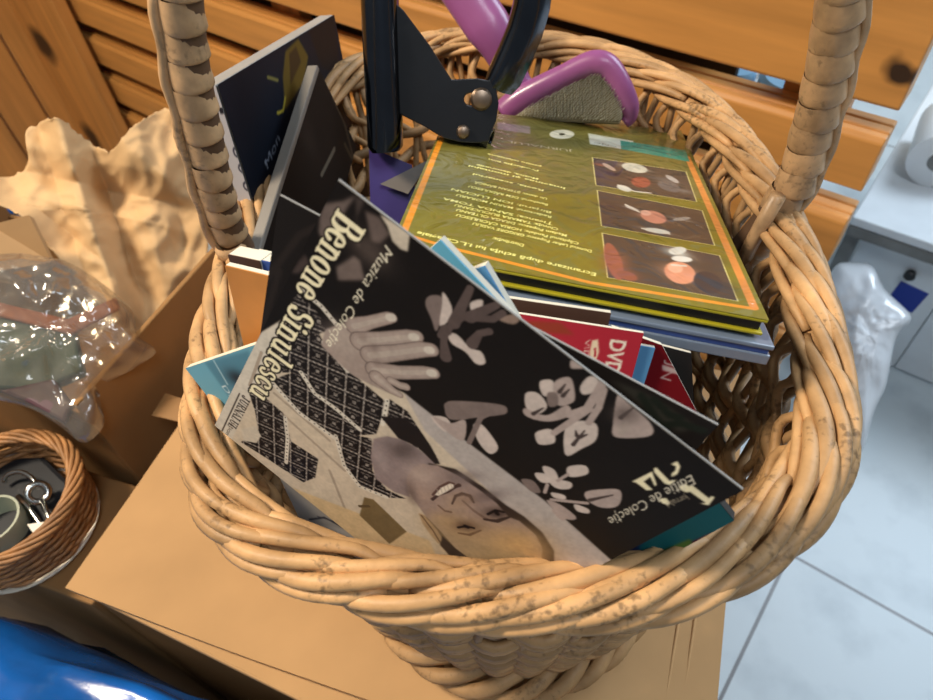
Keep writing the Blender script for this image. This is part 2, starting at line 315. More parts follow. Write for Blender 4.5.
# bold serif letters as strokes of varying weight: (x, y, width), cap height 1
def arc(cx, cy, rx, ry, a0, a1, w0, w1, n=14):
    o = []
    for k in range(n+1):
        a = math.radians(a0+(a1-a0)*k/n); o.append((cx+rx*math.cos(a), cy+ry*math.sin(a), w0+(w1-w0)*abs(math.cos(a))))
    return o
def stem(x, y0, y1, w=.2): return [(x, y0+w/2-.02, w), (x, y1-w/2+.02, w)]
def bar(x0, x1, y, w=.07): return [(x0, y, w), (x1, y, w)]
GL = {
 'B': [stem(.2, 0, 1, .21), bar(.04, .42, .035), bar(.04, .42, .965), bar(.2, .42, .53), arc(.42, .75, .16, .215, -90, 90, .07, .2), arc(.43, .28, .2, .245, -90, 90, .07, .22)],
 'e': [arc(.32, .35, .2, .31, 22, 330, .07, .2, 22), bar(.2, .5, .41)],
 'n': [stem(.18, 0, .68, .18), bar(.04, .32, .035), bar(.04, .2, .65), arc(.36, .44, .16, .2, 0, 140, .1, .17), stem(.53, 0, .5, .18), bar(.4, .66, .035)],
 'o': [arc(.33, .35, .21, .31, 0, 360, .07, .2, 26)],
 'S': [arc(.31, .75, .18, .215, 20, 260, .07, .19, 18)+arc(.31, .27, .2, .24, 80, -160, .1, .2, 18), [(.49, .82, .07), (.5, .98, .05)], [(.1, .2, .07), (.09, .03, .05)]],
 's': [arc(.25, .52, .13, .14, 25, 260, .06, .15, 14)+arc(.25, .19, .14, .16, 80, -160, .08, .16, 14)],
 'i': [stem(.18, 0, .68, .18), bar(.04, .32, .035), bar(.04, .2, .65), [(.17, .88, .2), (.175, .88, .2)]],
 'u': [stem(.18, .2, .7, .18), bar(.04, .2, .65), arc(.34, .25, .16, .21, 180, 320, .1, .17), stem(.53, 0, .68, .18), bar(.4, .55, .65), bar(.53, .66, .035)],
 'l': [stem(.18, 0, 1.05, .18), bar(.04, .32, .035), bar(.04, .2, 1.02)],
 'c': [arc(.32, .35, .2, .31, 40, 325, .07, .2, 22), [(.46, .5, .14), (.465, .51, .14)]],
 'J': [stem(.34, .2, 1, .2), bar(.16, .5, .965), arc(.2, .22, .14, .18, 0, -170, .08, .18), [(.09, .27, .13), (.095, .27, .13)]],
 'N': [stem(.14, 0, 1, .08), [(.12, .96, .15), (.62, .06, .2)], stem(.66, 0, 1, .08), bar(.02, .26, .035), bar(.0, .2, .965), bar(.54, .78, .965)],
 'U': [stem(.2, .3, 1, .18), bar(.05, .35, .965), arc(.4, .3, .2, .27, 180, 360, .09, .14), stem(.6, .3, 1, .08), bar(.48, .72, .965)],
 'R': [stem(.2, 0, 1, .19), bar(.04, .36, .035), bar(.04, .42, .965), bar(.2, .42, .5), arc(.42, .74, .16, .23, -90, 90, .07, .19), [(.4, .48, .12), (.62, .05, .17)], bar(.56, .74, .035)],
 'A': [[(.08, .03, .07), (.34, .96, .07)], [(.34, .96, .1), (.58, .06, .18)], bar(.18, .5, .33), bar(.0, .18, .035), bar(.46, .72, .035)],
 'L': [stem(.2, 0, 1, .2), bar(.04, .36, .965), bar(.04, .6, .035), [(.6, .05, .07), (.62, .3, .05)]],
 'T': [stem(.34, 0, 1, .2), bar(.2, .48, .035), bar(.04, .64, .965), [(.06, .75, .05), (.05, .96, .07)], [(.62, .75, .05), (.63, .96, .07)]],
 '1': [stem(.26, 0, 1, .2), bar(.08, .44, .035), [(.1, .82, .06), (.24, .96, .1)]],
 ' ': []}
GW = dict(B=.72, e=.62, n=.72, o=.68, S=.62, s=.48, i=.37, u=.74, l=.37, c=.6, J=.6, N=.82, U=.78, R=.78, A=.74, L=.7, T=.7, **{' ': .3, '1': .5})
# ================================================================== SETTING
def struct(name, mb, m, **k): o = mb.build(name, m, None, False, **k); return tag(o, kind='structure')
struct('floor', MB().obox((-3.2, -1.6, -.05), (5.6, 0, 0), (0, 5, 0), (0, 0, .05)), M['floor'])
struct('wall_back', MB().obox(rk(-2.6, 2.0, 0), u_r*4.2, n_r*.08, (0, 0, 2.4)), M['wall'])
# ================================================================== WICKER BASKET
RZ, BZ = .59, .42
rimpx = [(232,275),(215,330),(207,380),(205,430),(210,480),(235,525),(285,558),(350,582),(430,598),(520,603),(610,600),(690,582),(760,545),(810,495),(832,440),(830,380),(818,320),(805,270),(785,225),(765,185),(735,140),(700,105),(660,80),(610,60),(560,48),(500,45),(440,45),(390,60),(350,75)]
rp = [onz(x, y, RZ) for x, y in rimpx]+[V(-.076, .368, RZ), V(-.092, .325, RZ), V(-.1, .275, RZ)]
NRIM = 720
rim = spline(rp, NRIM, True)
for _ in range(30): rim = (np.roll(rim, 1, 0)+rim+np.roll(rim, -1, 0))/3
RCEN = V(.02, .235, 0)
T_ = np.roll(rim, -1, 0)-np.roll(rim, 1, 0); T_ /= np.linalg.norm(T_, axis=1)[:, None]
OUT = np.cross(T_, V(0, 0, 1)); OUT *= np.sign(np.sum(OUT*(rim-V(.02, .235, RZ)), 1))[:, None]
rim = rim-OUT*.0034
SG = 1 if np.cross(rim[0]-rim[-5], OUT[0])[2] < 0 else -1
BC = V(.014, .207, BZ)
bang = np.array([math.atan2((p-V(.02, .24, 0))[1]/1.25, (p-V(.02, .24, 0))[0]) for p in rim])
base = np.stack([BC[0]+.086*np.cos(bang), BC[1]+.113*np.sin(bang), np.full(NRIM, BZ)], 1)
def lerp_at(A, s): s = (s % 1)*NRIM; i = int(s) % NRIM; f = s-int(s); return A[i]*(1-f)+A[(i+1) % NRIM]*f
def wall(s, t, off=0):     # s around, t 0 base .. 1 rim
    b, r, o = lerp_at(base, s), lerp_at(rim, s), lerp_at(OUT, s)
    r = r-o*.006; k = t**.8
    p = b*(1-k)+r*k; p[2] = BZ+.012+(RZ-BZ-.016)*t
    return p+o*(off+.004*math.sin(math.pi*t)-.001)
basket = thing('wicker_basket', tuple(BC), 'large tan wicker basket with wrapped arched handle, full of discs, on the cardboard box', 'basket')
mb = MB()
def rimpt(s, u, ra, rb):   # u: angle in the cross-section, 0 = outward, 90 = up
    o = lerp_at(OUT, s); return lerp_at(rim, s)+o*(ra*math.cos(u))+V(0, 0, rb*math.sin(u))
RL = np.sum(np.linalg.norm(np.roll(rim, -1, 0)-rim, axis=1))
NS = 62
mb.tube([p+V(0, 0, -.001) for p in rim[::3]], .0044, 10, closed=True)
def row(ns, L, u0, u1, ra, rb, r, d, tuck=.0026, ph=0., lift=.0012):   # plaited rods: each rises from under its neighbour and dives under the next
    for k in range(ns):
        s0 = (k+ph)/ns+NR.uniform(-.0016, .0016); Ls = (L+NR.uniform(-.006, .006))/RL; n = 18; pa = []; rr = []; w = NR.uniform(.86, 1.12); j = NR.uniform(-5, 5)
        for i in range(n):
            t = i/(n-1); u = math.radians(u0+(u1-u0)*(t**1.1)+j); e = -tuck*(1-min(1, t/.22))**1.5-tuck*1.1*(max(0, (t-.76)/.24))**1.5+lift*math.sin(math.pi*t)
            pa.append(rimpt(s0+d*SG*Ls*t, u, ra+e, rb+e)); rr.append(r*w*(.78+.3*math.sin(math.pi*min(1, .12+t*.9))))
        mb.tube(pa, rr, 8, .9)
row(46, .058, 48, 152, .0070, .0064, .0025, 1, tuck=.0036, lift=.001)
row(46, .060, -6, 92, .0076, .0068, .0025, 1, tuck=.0038, ph=.45, lift=.0022)
row(44, .050, 34, -50, .0084, .0070, .0023, -1, tuck=.0034, ph=.2, lift=.0024)
row(42, .046, -10, -72, .0084, .0072, .0024, -1, tuck=.003, ph=.6)
row(40, .055, 128, 215, .0066, .0058, .0023, 1, ph=.2)
for k in range(58):        # inner diagonal row just under the border
    s0 = k/58; Ls = .042/RL; n = 12; pa = []
    for i in range(n):
        t = i/(n-1); pa.append(wall(s0-SG*Ls*t, .985-.21*t, -.003+.002*math.sin(math.pi*t)+.006*max(0, t-.75)))
    pa = spline([lerp_at(rim, s0-.3*SG*Ls)+V(0, 0, .001)]+pa[2::3], 16)
    mb.tube(pa, .0021, 6)
mb.build('braided_rim', M['wick'], basket)
mb = MB()
NST = 46
rows = [(.03+.052*i, .0021) for i in range(11)]+[(.62+.085*i, .0024) for i in range(4)]
for j, (t, r) in enumerate(rows):
    m = NST*5
    pa = [wall(i/m, t+.004*math.sin(i*.37+j), .0034*math.cos(math.pi*(i/5+j))) for i in range(m)]
    mb.tube(pa, r*1.15, 6, 1.25, up=V(0, 0, 1), closed=True)
    if t < .6:
        pa = [wall(i/m, t+.026+.004*math.sin(i*.37+j), .0034*math.cos(math.pi*(i/5+j+1))) for i in range(m)]
        mb.tube(pa, r*1.15, 6, 1.25, up=V(0, 0, 1), closed=True)
mb.build('woven_wall', M['wickwall'], basket)
mb = MB()
for k in range(NST):
    for dd in (-1, 1):
        s0 = (k+.5)/NST; pa = []
        for i in range(15):
            t = i/14; lean = dd*(.0028+(.013*max(0, t-.55)/.45 if t > .55 else 0))
            pa.append(wall(s0+lean/RL*1.0, t, .001*dd))
        pa = list(spline(pa[:-2]+[lerp_at(rim, s0+lean/RL)], 22))
        mb.tube(pa, .0021, 6)
mb.build('upright_stakes', M['wickwall'], basket)
mb = MB(); bp = spline(np.stack([BC[0]+.088*np.cos(np.linspace(0, 2*math.pi, 80, False)), BC[1]+.117*np.sin(np.linspace(0, 2*math.pi, 80, False)), np.full(80, BZ+.0135)], 1), 480, True)
bo = np.stack([(bp-BC)[:, 0]/.094**2, (bp-BC)[:, 1]/.123**2, np.zeros(480)], 1); bo /= np.linalg.norm(bo, axis=1)[:, None]
for k in range(36):
    n = 16; pa = []; ra = []
    for i in range(n):
        t = i/(n-1); q = int(k/36*480-t*46) % 480; u = math.radians(170-240*t); pa.append(bp[q]+bo[q]*.0095*math.cos(u)+V(0, 0, .0088*math.sin(u))); ra.append(.0028+.0014*math.sin(math.pi*t))
    mb.tube(pa, ra, 7)
mb.build('foot_braid', M['wickwall'], basket)
mb = MB(); ring = [BC+V(.085*math.cos(a), .112*math.sin(a), .008) for a in np.linspace(0, 2*math.pi, 40, False)]
mb.prism(ring, (0, 0, .006)); mb.build('woven_base', M['wickwall'], basket, 40)
# handle: an arch of rods wrapped in flat cane
hp = [V(-.084, .24, .553), V(-.098, .238, .60), V(-.0915, .235, .657), V(-.082, .235, .703), V(-.06, .235, .765), V(-.02, .235, .812), V(.03, .235, .828), V(.08, .235, .81), V(.119, .235, .757), V(.1385, .235, .687), V(.1465, .235, .633), V(.144, .233, .60), V(.122, .231, .55)]
H = spline(hp, 400)
mb = MB()
mb.tube(H, .0066, 16)
hd = mb.build('handle', M['canedark'], basket)
dl = np.r_[0, np.cumsum(np.linalg.norm(np.diff(H, axis=0), axis=1))]; HL = dl[-1]
def hpt(s):
    p = V(*[np.interp(s, dl, H[:, k]) for k in range(3)]); q = V(*[np.interp(min(s+.001, HL), dl, H[:, k]) for k in range(3)])-V(*[np.interp(max(s-.001, 0), dl, H[:, k]) for k in range(3)]); return p, nrm(q)
mb = MB(); s = .052; k = 0
while s < HL-.05:
    w = .0103+NR.uniform(-.001, .001); far = min(s, HL-s); R = .0069 if far > .068 else .0068
    if s > HL/2: R *= 1.13
    p0, t0 = hpt(s); tl = nrm(t0+V(0, 0, .0)+.12*nrm(np.cross(t0, V(0, 1, 0)))+V(0, .06*NR.uniform(-1, 1), 0))
    sg = 1 if s < HL/2 else -1          # each turn overlaps the one below
    prof = [(-.0004, .93), (0., 1.05), (.0006, 1.085), (.0022, 1.09), (.006, 1.05), (.0098, .985), (.0112, .95)]
    if sg < 0: prof = [(w-h, r) for h, r in prof][::-1]
    mb.lathe(p0, tl, [(h, R*r*NR.uniform(.995, 1.005)) for h, r in prof], 22, (False, False)); s += w; k += 1
# thin bindings and the loose turns where the handle enters the border
for s0, s1, R in ((.028, .05, .0066), (HL-.05, HL-.012, .0062)):
    s = s0
    while s < s1:
        p0, t0 = hpt(s); mb.lathe(p0+V(-.002 if s < .1 else .003, -.004, 0), nrm(t0+V(.12, .1, 0)), [(-.001, R*.9), (.001, R*1.05), (.004, R*1.06), (.0062, R*.9)], 18, (False, False)); s += .0058
mb.build('cane_wrapping', M['cane'], hd)
mb2 = MB()
mb = MB()       # side rods running up beside the wrapped turns, and the lashing at the right-hand foot
for side, (a, b) in enumerate(((.04, .16), (HL-.16, HL-.04))):
    pa = []
    for i in range(30):
        p, t = hpt(a+(b-a)*i/29); pa.append(p+V(-.0082 if side == 0 else .0088, -.003, 0)+V(.0006*math.sin(i*1.1), 0, 0))
    MB().tube(pa, .0021, 6).build('side_rod', M['cane'], hd)
R0 = hpt(HL-.05)[0]
for i in range(0): mb.tube([R0+V(-.004-.001*i, -.009, -.004+.004*i), R0+V(-.014, -.008+.001*i, -.004+.002*i), R0+V(-.025, .006, -.012+.0015*i), R0+V(-.03, .01, -.02)], .0018, 6, .6)
mb.tube([R0+V(-.006, -.008, .014), R0+V(-.010, -.008, -.01), R0+V(-.012, -.007, -.035)], .0034, 8)
mb.build('lashing', M['cane'], hd)
# ================================================================== DISCS AND SLEEVES IN THE BASKET
def block(quad, n, th, back=True):      # thin board: quad faces n, thickness goes behind it
    return MB().prism(quad, -np.asarray(n)*th) if np.cross(np.asarray(quad[1])-quad[0], np.asarray(quad[2])-quad[0])@n < 0 else MB().prism(quad[::-1], -np.asarray(n)*th)
def fitpts(k, L): return [CAM+k*(np.array(p)-V(0, 0, .78)) for p in L]
# --- front music sleeve
B3 = fitpts(.97, [(-.026, .137, .684), (.065, .077, .622), (-.004, .083, .518), (-.094, .142, .580)])
nb = nrm(np.cross(B3[1]-B3[0], B3[3]-B3[0])); nb = nb*np.sign(nb@(CAM-B3[0])); PB = (B3[0]+B3[2])/2
BQ = [onpl(*p, nb, PB) for p in [(338, 180), (743, 490), (473, 632), (215, 425)]]
BLK = (22, 17, 15)
cv = Canvas(nb, PB, BQ, 5200, BLK)
Z4 = lambda pts: [(400+x/2.5917, 330+y/2.5917) for x, y in pts]
Z3 = lambda pts: [(180+x/3.332, 330+y/3.332) for x, y in pts]
ZF = lambda pts: [(360+x/4.375, 420+y/4.375) for x, y in pts]
ZH = lambda pts: [(330+x/4.91, 280+y/4.91) for x, y in pts]
ZJ = lambda pts: [(500+x/3.8875, 340+y/3.8875) for x, y in pts]
ZB = lambda pts: [(290+x/6.22, 170+y/6.22) for x, y in pts]
FL, FL2, FLD = (172, 154, 146), (200, 184, 174), (124, 108, 102)
# grey flower shapes at the lower end
for q, c in (([(190, 270), (215, 205), (330, 190), (420, 150), (370, 220), (300, 330), (215, 470), (180, 380)], (104, 90, 84)), ([(470, 250), (560, 290), (625, 400), (560, 455), (510, 440)], (98, 84, 78)),
             ([(290, 600), (400, 530), (440, 560), (470, 684), (300, 684)], (112, 97, 90)), ([(60, 560), (100, 520), (125, 590), (60, 640), (10, 640)], (70, 58, 54)), ([(410, 160), (470, 190), (420, 290), (440, 480), (420, 470)], (66, 56, 52))): cv.poly(ZB(q), c, 14)
cv.poly(ZB([(560, 270), (750, 390), (735, 505), (690, 490), (640, 440), (610, 350)]), (200, 186, 166), 3)
cv.blob((370, 250), 5, 7, (130, 112, 102), 1., .5)
# pale ground: shirt on the left, backdrop beside the head
cv.poly([(206, 428), (262, 332), (289, 315), (330, 330), (352, 368), (404, 392), (440, 425), (473, 455), (545, 502), (602, 556), (620, 600), (473, 660)], (202, 186, 164), 4)
cv.poly([(206, 428), (262, 332), (286, 318), (262, 372), (232, 440)], (208, 198, 182), 6)
cv.poly([(404, 392), (450, 428), (545, 500), (612, 560), (560, 580), (500, 500), (425, 430)], (176, 166, 160), 5)
for a, b in (((268, 400), (345, 470)), ((275, 393), (330, 440)), ((330, 470), (350, 520)), ((240, 372), (250, 350)), ((250, 385), (262, 352))): cv.stroke([a, b], 1.1, (168, 152, 134))
cv.poly([(250, 470), (300, 490), (430, 540), (473, 640), (380, 600)], (206, 178, 136), 10)  # lower strip tinted as if the warm lamp fell on it
# embroidered panels
def emb(X, Y):
    u = (X*.80+Y*.6)/46.; v = (-X*.6+Y*.80)/46.
    a, b = np.abs((u+v) % 1-.5), np.abs((u-v) % 1-.5); d = np.minimum(a, b)
    k = (d < .045)*.85+((np.abs(a-.25) < .035) & (np.abs(b) > .18))*.55+((a > .4) & (b > .4))*.8+((np.abs(a-.33)+np.abs(b-.33)) < .05)*.6
    k = np.clip(k, 0, 1)[..., None]*np.clip(.8+.3*np.sin(X*.7)*np.sin(Y*.6), 0, 1)[..., None]
    return np.array([26, 21, 21.])*(1-k)+np.array([196, 184, 172.])*k
pan = [Z3([(310, 165), (400, 130), (345, 40), (395, -60), (440, -40), (480, 40), (560, 130), (690, 240), (655, 345), (520, 355), (400, 270)]),
       Z3([(232, 210), (290, 228), (345, 275), (372, 370), (462, 428), (452, 490), (412, 506), (300, 432), (205, 372), (262, 330), (252, 270)]),
       Z3([(520, 352), (570, 345), (640, 360), (642, 468), (690, 530), (755, 560), (690, 556), (600, 520), (548, 450)]), Z3([(700, 228), (760, 270), (812, 350), (862, 430), (780, 385), (690, 312)]),
       [(266, 352), (288, 322), (306, 305), (318, 312), (312, 340), (330, 360), (300, 372), (282, 372)], [(296, 292), (312, 305), (330, 330), (304, 338), (286, 322)]]
for q in pan: cv.poly(q, BLK, 1, emb)
for q in (Z3([(405, 140), (450, 210), (520, 260), (600, 330)]), Z3([(480, 40), (560, 135)]), Z3([(300, 165), (400, 275), (515, 358)]), [(300, 288), (322, 306), (346, 335), (362, 352)], Z3([(520, 352), (548, 450), (600, 520), (690, 556)]), Z3([(352, 290), (360, 360), (355, 440)]), Z3([(692, 235), (676, 312)])):
    P = [cv.px(p) for p in q]; cv.stroke(q, 1.5, (214, 204, 188))
    for a, b in zip(P[:-1], P[1:]):
        m = max(2, int(np.linalg.norm(b-a)/9))
        for i in range(m): c = a+(b-a)*i/m; cv.cstroke([c, c+.1], 2.6, (40, 34, 32))
cv.poly(Z3([(205, 330), (250, 318), (272, 350), (258, 375), (215, 368)]), (200, 188, 170), 2)
# head and neck, upside down
SK, SKD, SKL, WARM_LIT = (150, 130, 122), (96, 80, 74), (186, 166, 154), (178, 148, 104)
cv.poly(ZF([(60, 80), (120, 68), (190, 85), (250, 120), (340, 185), (215, 250), (218, 335), (150, 312), (70, 255), (48, 160)]), (140, 124, 122), 4)
cv.blob(ZF([(190, 130)])[0], 6, 4, (84, 72, 70), .6, .8); cv.blob(ZF([(95, 170)])[0], 3, 6, (168, 152, 148), .2, .6)
cv.poly(ZF([(90, -20), (200, -10), (262, 40), (310, 110), (352, 190), (330, 190), (250, 112), (170, 78)]), (30, 24, 24), 2)
cv.poly(ZF([(300, 185), (420, 212), (540, 290), (640, 370), (720, 420), (800, 490), (850, 570), (850, 640), (790, 660), (640, 640), (500, 640), (400, 600), (352, 540), (330, 480), (290, 440)]), (44, 34, 30), 4)   # hair
face = ZF([(205, 255), (225, 215), (270, 190), (340, 196), (430, 240), (520, 300), (600, 362), (650, 420), (700, 440), (770, 500), (800, 560), (790, 620), (700, 632), (600, 636), (500, 615), (420, 560), (350, 480), (290, 420), (240, 350), (208, 300)])
cv.poly(face, SK, 3)
for p, rx, ry in (((560, 540), 20, 10), ((690, 560), 12, 8), ((440, 500), 12, 7), ((370, 440), 9, 5), ((620, 600), 16, 6), ((500, 590), 10, 5), ((740, 600), 9, 5)): cv.blob(ZF([p])[0], rx, ry, WARM_LIT, .62, .62)  # warm lamplight on the lower face, put into the print colours
cv.blob(ZF([(690, 540)])[0], 10, 6, (196, 160, 110), .7, .8); cv.blob(ZF([(420, 360)])[0], 5, 4, (176, 150, 122), .6, .6)
cv.blob(ZF([(270, 240)])[0], 6, 5, SKL, .5, .75); cv.blob(ZF([(290, 330)])[0], 5, 4, (170, 146, 130), .5, .7); cv.blob(ZF([(450, 250)])[0], 7, 3, (112, 98, 96), .6, .7)
cv.blob(ZF([(225, 320)])[0], 2.5, 6, SKD, .2, .6); cv.blob(ZF([(560, 330)])[0], 8, 2.5, (98, 84, 82), .62, .6)
cv.stroke(ZF([(318, 345), (345, 325), (385, 312), (418, 290), (436, 282)]), [1.2, .9, .9, 1.1, 1.4], (72, 54, 50))           # mouth
cv.poly(ZF([(322, 322), (350, 292), (392, 272), (408, 276), (412, 292), (380, 312), (345, 330)]), (226, 214, 196), 1)
cv.stroke(ZF([(320, 325), (352, 290), (392, 270), (412, 276)]), .9, (92, 68, 62))
for t in range(5): cv.stroke(ZF([(338+t*15, 300-t*6), (346+t*15, 322-t*6)]), .25, (176, 160, 146))
cv.stroke(ZF([(404, 365), (420, 330), (450, 320), (482, 330), (498, 358)]), [.6, 1., 1.3, 1.5, .8], (74, 58, 52)); cv.blob(ZF([(460, 345)])[0], 4, 3, (150, 124, 104), .6, .6)   # nose
cv.stroke(ZF([(450, 350), (500, 395), (545, 425), (580, 440)]), [.6, 1, 1.2, .8], (122, 100, 88)); cv.stroke(ZF([(345, 372), (372, 395), (400, 400)]), .8, (116, 92, 76))
for e, w, c in ((ZF([(600, 405)])[0], 5, (62, 48, 44)), (ZF([(465, 462)])[0], 5, (92, 70, 54))): cv.blob(e, w, 2.6, c, .5, .85)
cv.stroke(ZF([(560, 410), (595, 392), (630, 400)]), .9, (30, 22, 20)); cv.stroke(ZF([(430, 468), (465, 462), (500, 470)]), .9, (40, 28, 22)); cv.stroke(ZF([(596, 398), (602, 408)]), 1.6, (24, 18, 18)); cv.stroke(ZF([(462, 462), (472, 466)]), 1.5, (30, 20, 18))
cv.stroke(ZF([(545, 432), (600, 440), (660, 420)]), [.9, 1.5, .7], (62, 48, 42)); cv.stroke(ZF([(432, 492), (480, 500), (530, 480)]), [.7, 1.1, .6], (116, 90, 66))
cv.poly(ZF([(258, 405), (285, 415), (340, 480), (365, 520), (345, 540), (310, 500), (275, 450)]), (168, 140, 104), 3); cv.stroke(ZF([(270, 415), (320, 480), (350, 530)]), .6, (110, 84, 60))   # ear
cv.poly(ZF([(362, 505), (420, 560), (490, 612), (470, 625), (400, 596), (352, 545)]), (66, 52, 42), 5)
cv.poly(ZF([(20, 335), (60, 345), (206, 486), (130, 540), (0, 415)]), (118, 98, 66), 2); cv.stroke(ZF([(0, 375), (40, 375)]), 1.2, (92, 74, 50))
# hand
HD, HL_ = (158, 140, 130), (178, 162, 150)
cv.poly(ZH([(-20, 240), (20, 225), (80, 205), (140, 192), (150, 240), (175, 300), (205, 345), (215, 400), (240, 440), (235, 475), (300, 530), (290, 552), (200, 510), (120, 470), (60, 420), (-40, 320)]), HD, 3)
cv.blob(ZH([(60, 290)])[0], 6, 6, HL_, 0, .7)
for q, w in (([(120, 225), (200, 205), (290, 183), (305, 182)], [10.5, 7.6, 7, 6]), ([(150, 300), (260, 290), (390, 278), (430, 275)], [12, 9.5, 9, 7]), ([(200, 368), (330, 355), (450, 338), (500, 340)], [12, 10, 9.6, 8]), ([(220, 440), (350, 452), (470, 452), (510, 455)], [11, 8.8, 8.2, 7]), ([(230, 475), (300, 535), (345, 562)], [9, 6, 4]), ([(300, 490), (345, 515), (375, 522)], [5, 5, 5])):
    cv.stroke(ZH(q), np.array(w)*.55, (116, 100, 93)); cv.stroke(ZH(q), np.array(w)*.48, HD); cv.stroke(ZH(q), np.array(w)*.36, (166, 148, 138)); cv.stroke(ZH(q), np.array(w)*.18, HL_)
for x, y in ((412, 278), (488, 342), (500, 455), (300, 182)): cv.stroke(ZH([(x-6, y), (x+8, y)]), 2.4, (204, 192, 178))
for x, y in ((165, 285), (215, 330), (235, 405)): cv.blob(ZH([(x, y)])[0], 1.6, 1.6, (120, 102, 94), 0, .5)
# embroidered roses and leaves on the black ground
for q, c in ((ZH([(470, 115), (490, 75), (550, 80), (556, 150), (525, 250), (500, 190)]), FLD), (ZH([(556, 55), (600, 130), (590, 190), (540, 225), (552, 120)]), FL2), (ZH([(690, 110), (750, 95), (745, 145), (705, 165)]), FL2),
             (ZH([(580, 262), (625, 265), (690, 330), (745, 350), (765, 405), (720, 410), (665, 350), (600, 310)]), FL2), (ZH([(830, 190), (900, 165), (935, 190), (900, 215)]), (140, 118, 104)), (ZH([(568, 600), (700, 600), (760, 620), (860, 615), (862, 655), (790, 650), (700, 650), (590, 650)]), FLD),
             (ZH([(590, 645), (700, 625), (715, 640), (670, 680), (610, 670)]), FL2), (ZH([(500, 670), (570, 672), (600, 720), (560, 740)]), FL2)): cv.petal(q, c)
for q in (ZH([(570, 375), (560, 300), (570, 245), (650, 180), (800, 190), (850, 160)]), ZH([(610, 210), (690, 40)]), ZH([(570, 245), (545, 270)]), ZH([(690, 180), (820, 120)]), ZH([(700, 310), (735, 260), (785, 250)])): cv.stroke(q, [3.4]+[2.]*(len(q)-1), (88, 74, 70))
for q, c in ((Z4([(118, 190), (150, 182), (262, 192), (275, 215), (205, 225), (130, 230)]), FLD), (Z4([(85, 222), (130, 240), (170, 232), (165, 285), (120, 260)]), FL), (Z4([(190, 245), (215, 245), (255, 300), (235, 320), (205, 290)]), FL2)): cv.petal(q, c)
cv.stroke(Z4([(262, 200), (210, 225), (180, 290)]), 1.6, FLD)
for q, c in ((ZJ([(155, 160), (205, 155), (215, 205), (170, 215)]), FL2), (ZJ([(100, 205), (150, 205), (185, 255), (150, 285), (105, 265)]), FL2), (ZJ([(95, 262), (180, 290), (260, 250), (275, 290), (190, 315), (105, 295)]), FL), (ZJ([(210, 165), (272, 142), (292, 200), (285, 240), (225, 250)]), FL),
             (ZJ([(185, 205), (222, 205), (225, 250), (190, 255)]), FLD), (ZJ([(312, 180), (345, 140), (382, 148), (375, 195), (325, 210)]), FL2), (ZJ([(142, 355), (200, 345), (215, 395), (160, 405), (140, 385)]), FL2), (ZJ([(262, 325), (370, 320), (375, 385), (320, 420), (255, 445)]), FL2),
             (ZJ([(460, 205), (495, 240), (585, 320), (585, 370), (450, 375), (440, 320)]), FL), (ZJ([(280, 75), (330, 105), (300, 110), (275, 105)]), FL), (ZJ([(135, 515), (185, 520), (205, 550), (160, 550)]), FL2), (ZJ([(165, 490), (215, 505), (235, 570), (200, 560)]), FL2), (ZJ([(200, 540), (275, 550), (275, 575), (225, 575)]), FL2),
             (ZJ([(265, 490), (330, 485), (345, 515), (300, 530), (265, 525)]), FL2), (ZJ([(82, 540), (130, 545), (160, 590), (120, 585)]), FLD), (ZJ([(330, 590), (390, 578), (468, 582), (462, 640), (400, 650), (345, 625)]), FL), (ZJ([(200, 590), (250, 600), (255, 618), (210, 610)]), FL2), (ZJ([(180, 620), (240, 640), (300, 690), (250, 690)]), FL), (ZJ([(290, 635), (345, 655), (345, 672), (300, 662)]), FL2), (ZJ([(200, 655), (262, 680), (240, 700)]), FL)): cv.petal(q, c)
for q, w in ((ZJ([(270, 290), (340, 265), (380, 200), (400, 165)]), 2.2), (ZJ([(210, 360), (350, 265)]), 1.8), (ZJ([(345, 320), (385, 260), (405, 190)]), 1.8), (ZJ([(225, 545), (265, 520)]), 1.), (ZJ([(175, 590), (185, 560)]), 1.1), (ZJ([(200, 618), (340, 632)]), 1.1)): cv.stroke(q, w, FL)
for q in (ZJ([(285, 405), (330, 350)]), ZJ([(300, 370), (295, 350)]), ZJ([(312, 375), (340, 365)]), ZJ([(232, 200), (255, 170)]), ZJ([(245, 215), (270, 190)]), ZJ([(130, 285), (170, 262)]), ZJ([(470, 300), (520, 260)]), ZJ([(350, 620), (440, 600)])): cv.stroke(q, [1.2, .4], (70, 58, 55))
cv.poly(ZJ([(450, 330), (500, 300), (510, 345), (470, 372)]), (172, 156, 146), 6); cv.blob(ZJ([(485, 285)])[0], 4, 3, (84, 72, 68), .5, .7)
CRM = (240, 228, 190)
cv.serif('Benone', (338.5, 207), (294.5, 289), 8.5, CRM, BLK, .35)
cv.serif('Sinulescu', (292, 301), (249, 392), 8.2, CRM, BLK, .5)
cv.text('Muzica de Colecție', (386, 244), (326, 342), 2.9, (236, 226, 200), .4)
cv.serif('JURNALUL', (243, 394), (228, 425), 3.2, (44, 36, 34)); cv.stroke([(240, 393), (219, 438)], .5, (70, 60, 54)); cv.text('național', (233, 420), (224, 437), 1.6, (70, 60, 54))
cv.serif('JN', ZJ([(705, 500)])[0], ZJ([(520, 560)])[0], 8.5, CRM) if False else None
cv.poly(ZJ([(664, 480), (690, 468), (702, 490), (690, 520), (666, 530), (668, 515), (682, 505), (684, 488)]), CRM, 1)
cv.poly(ZJ([(598, 497), (608, 492), (660, 545), (690, 540), (660, 562), (640, 555), (600, 512)]), CRM, 1); cv.poly(ZJ([(512, 548), (592, 508), (610, 560), (602, 566), (585, 530), (560, 548), (595, 580), (570, 582), (530, 552)]), CRM, 1)
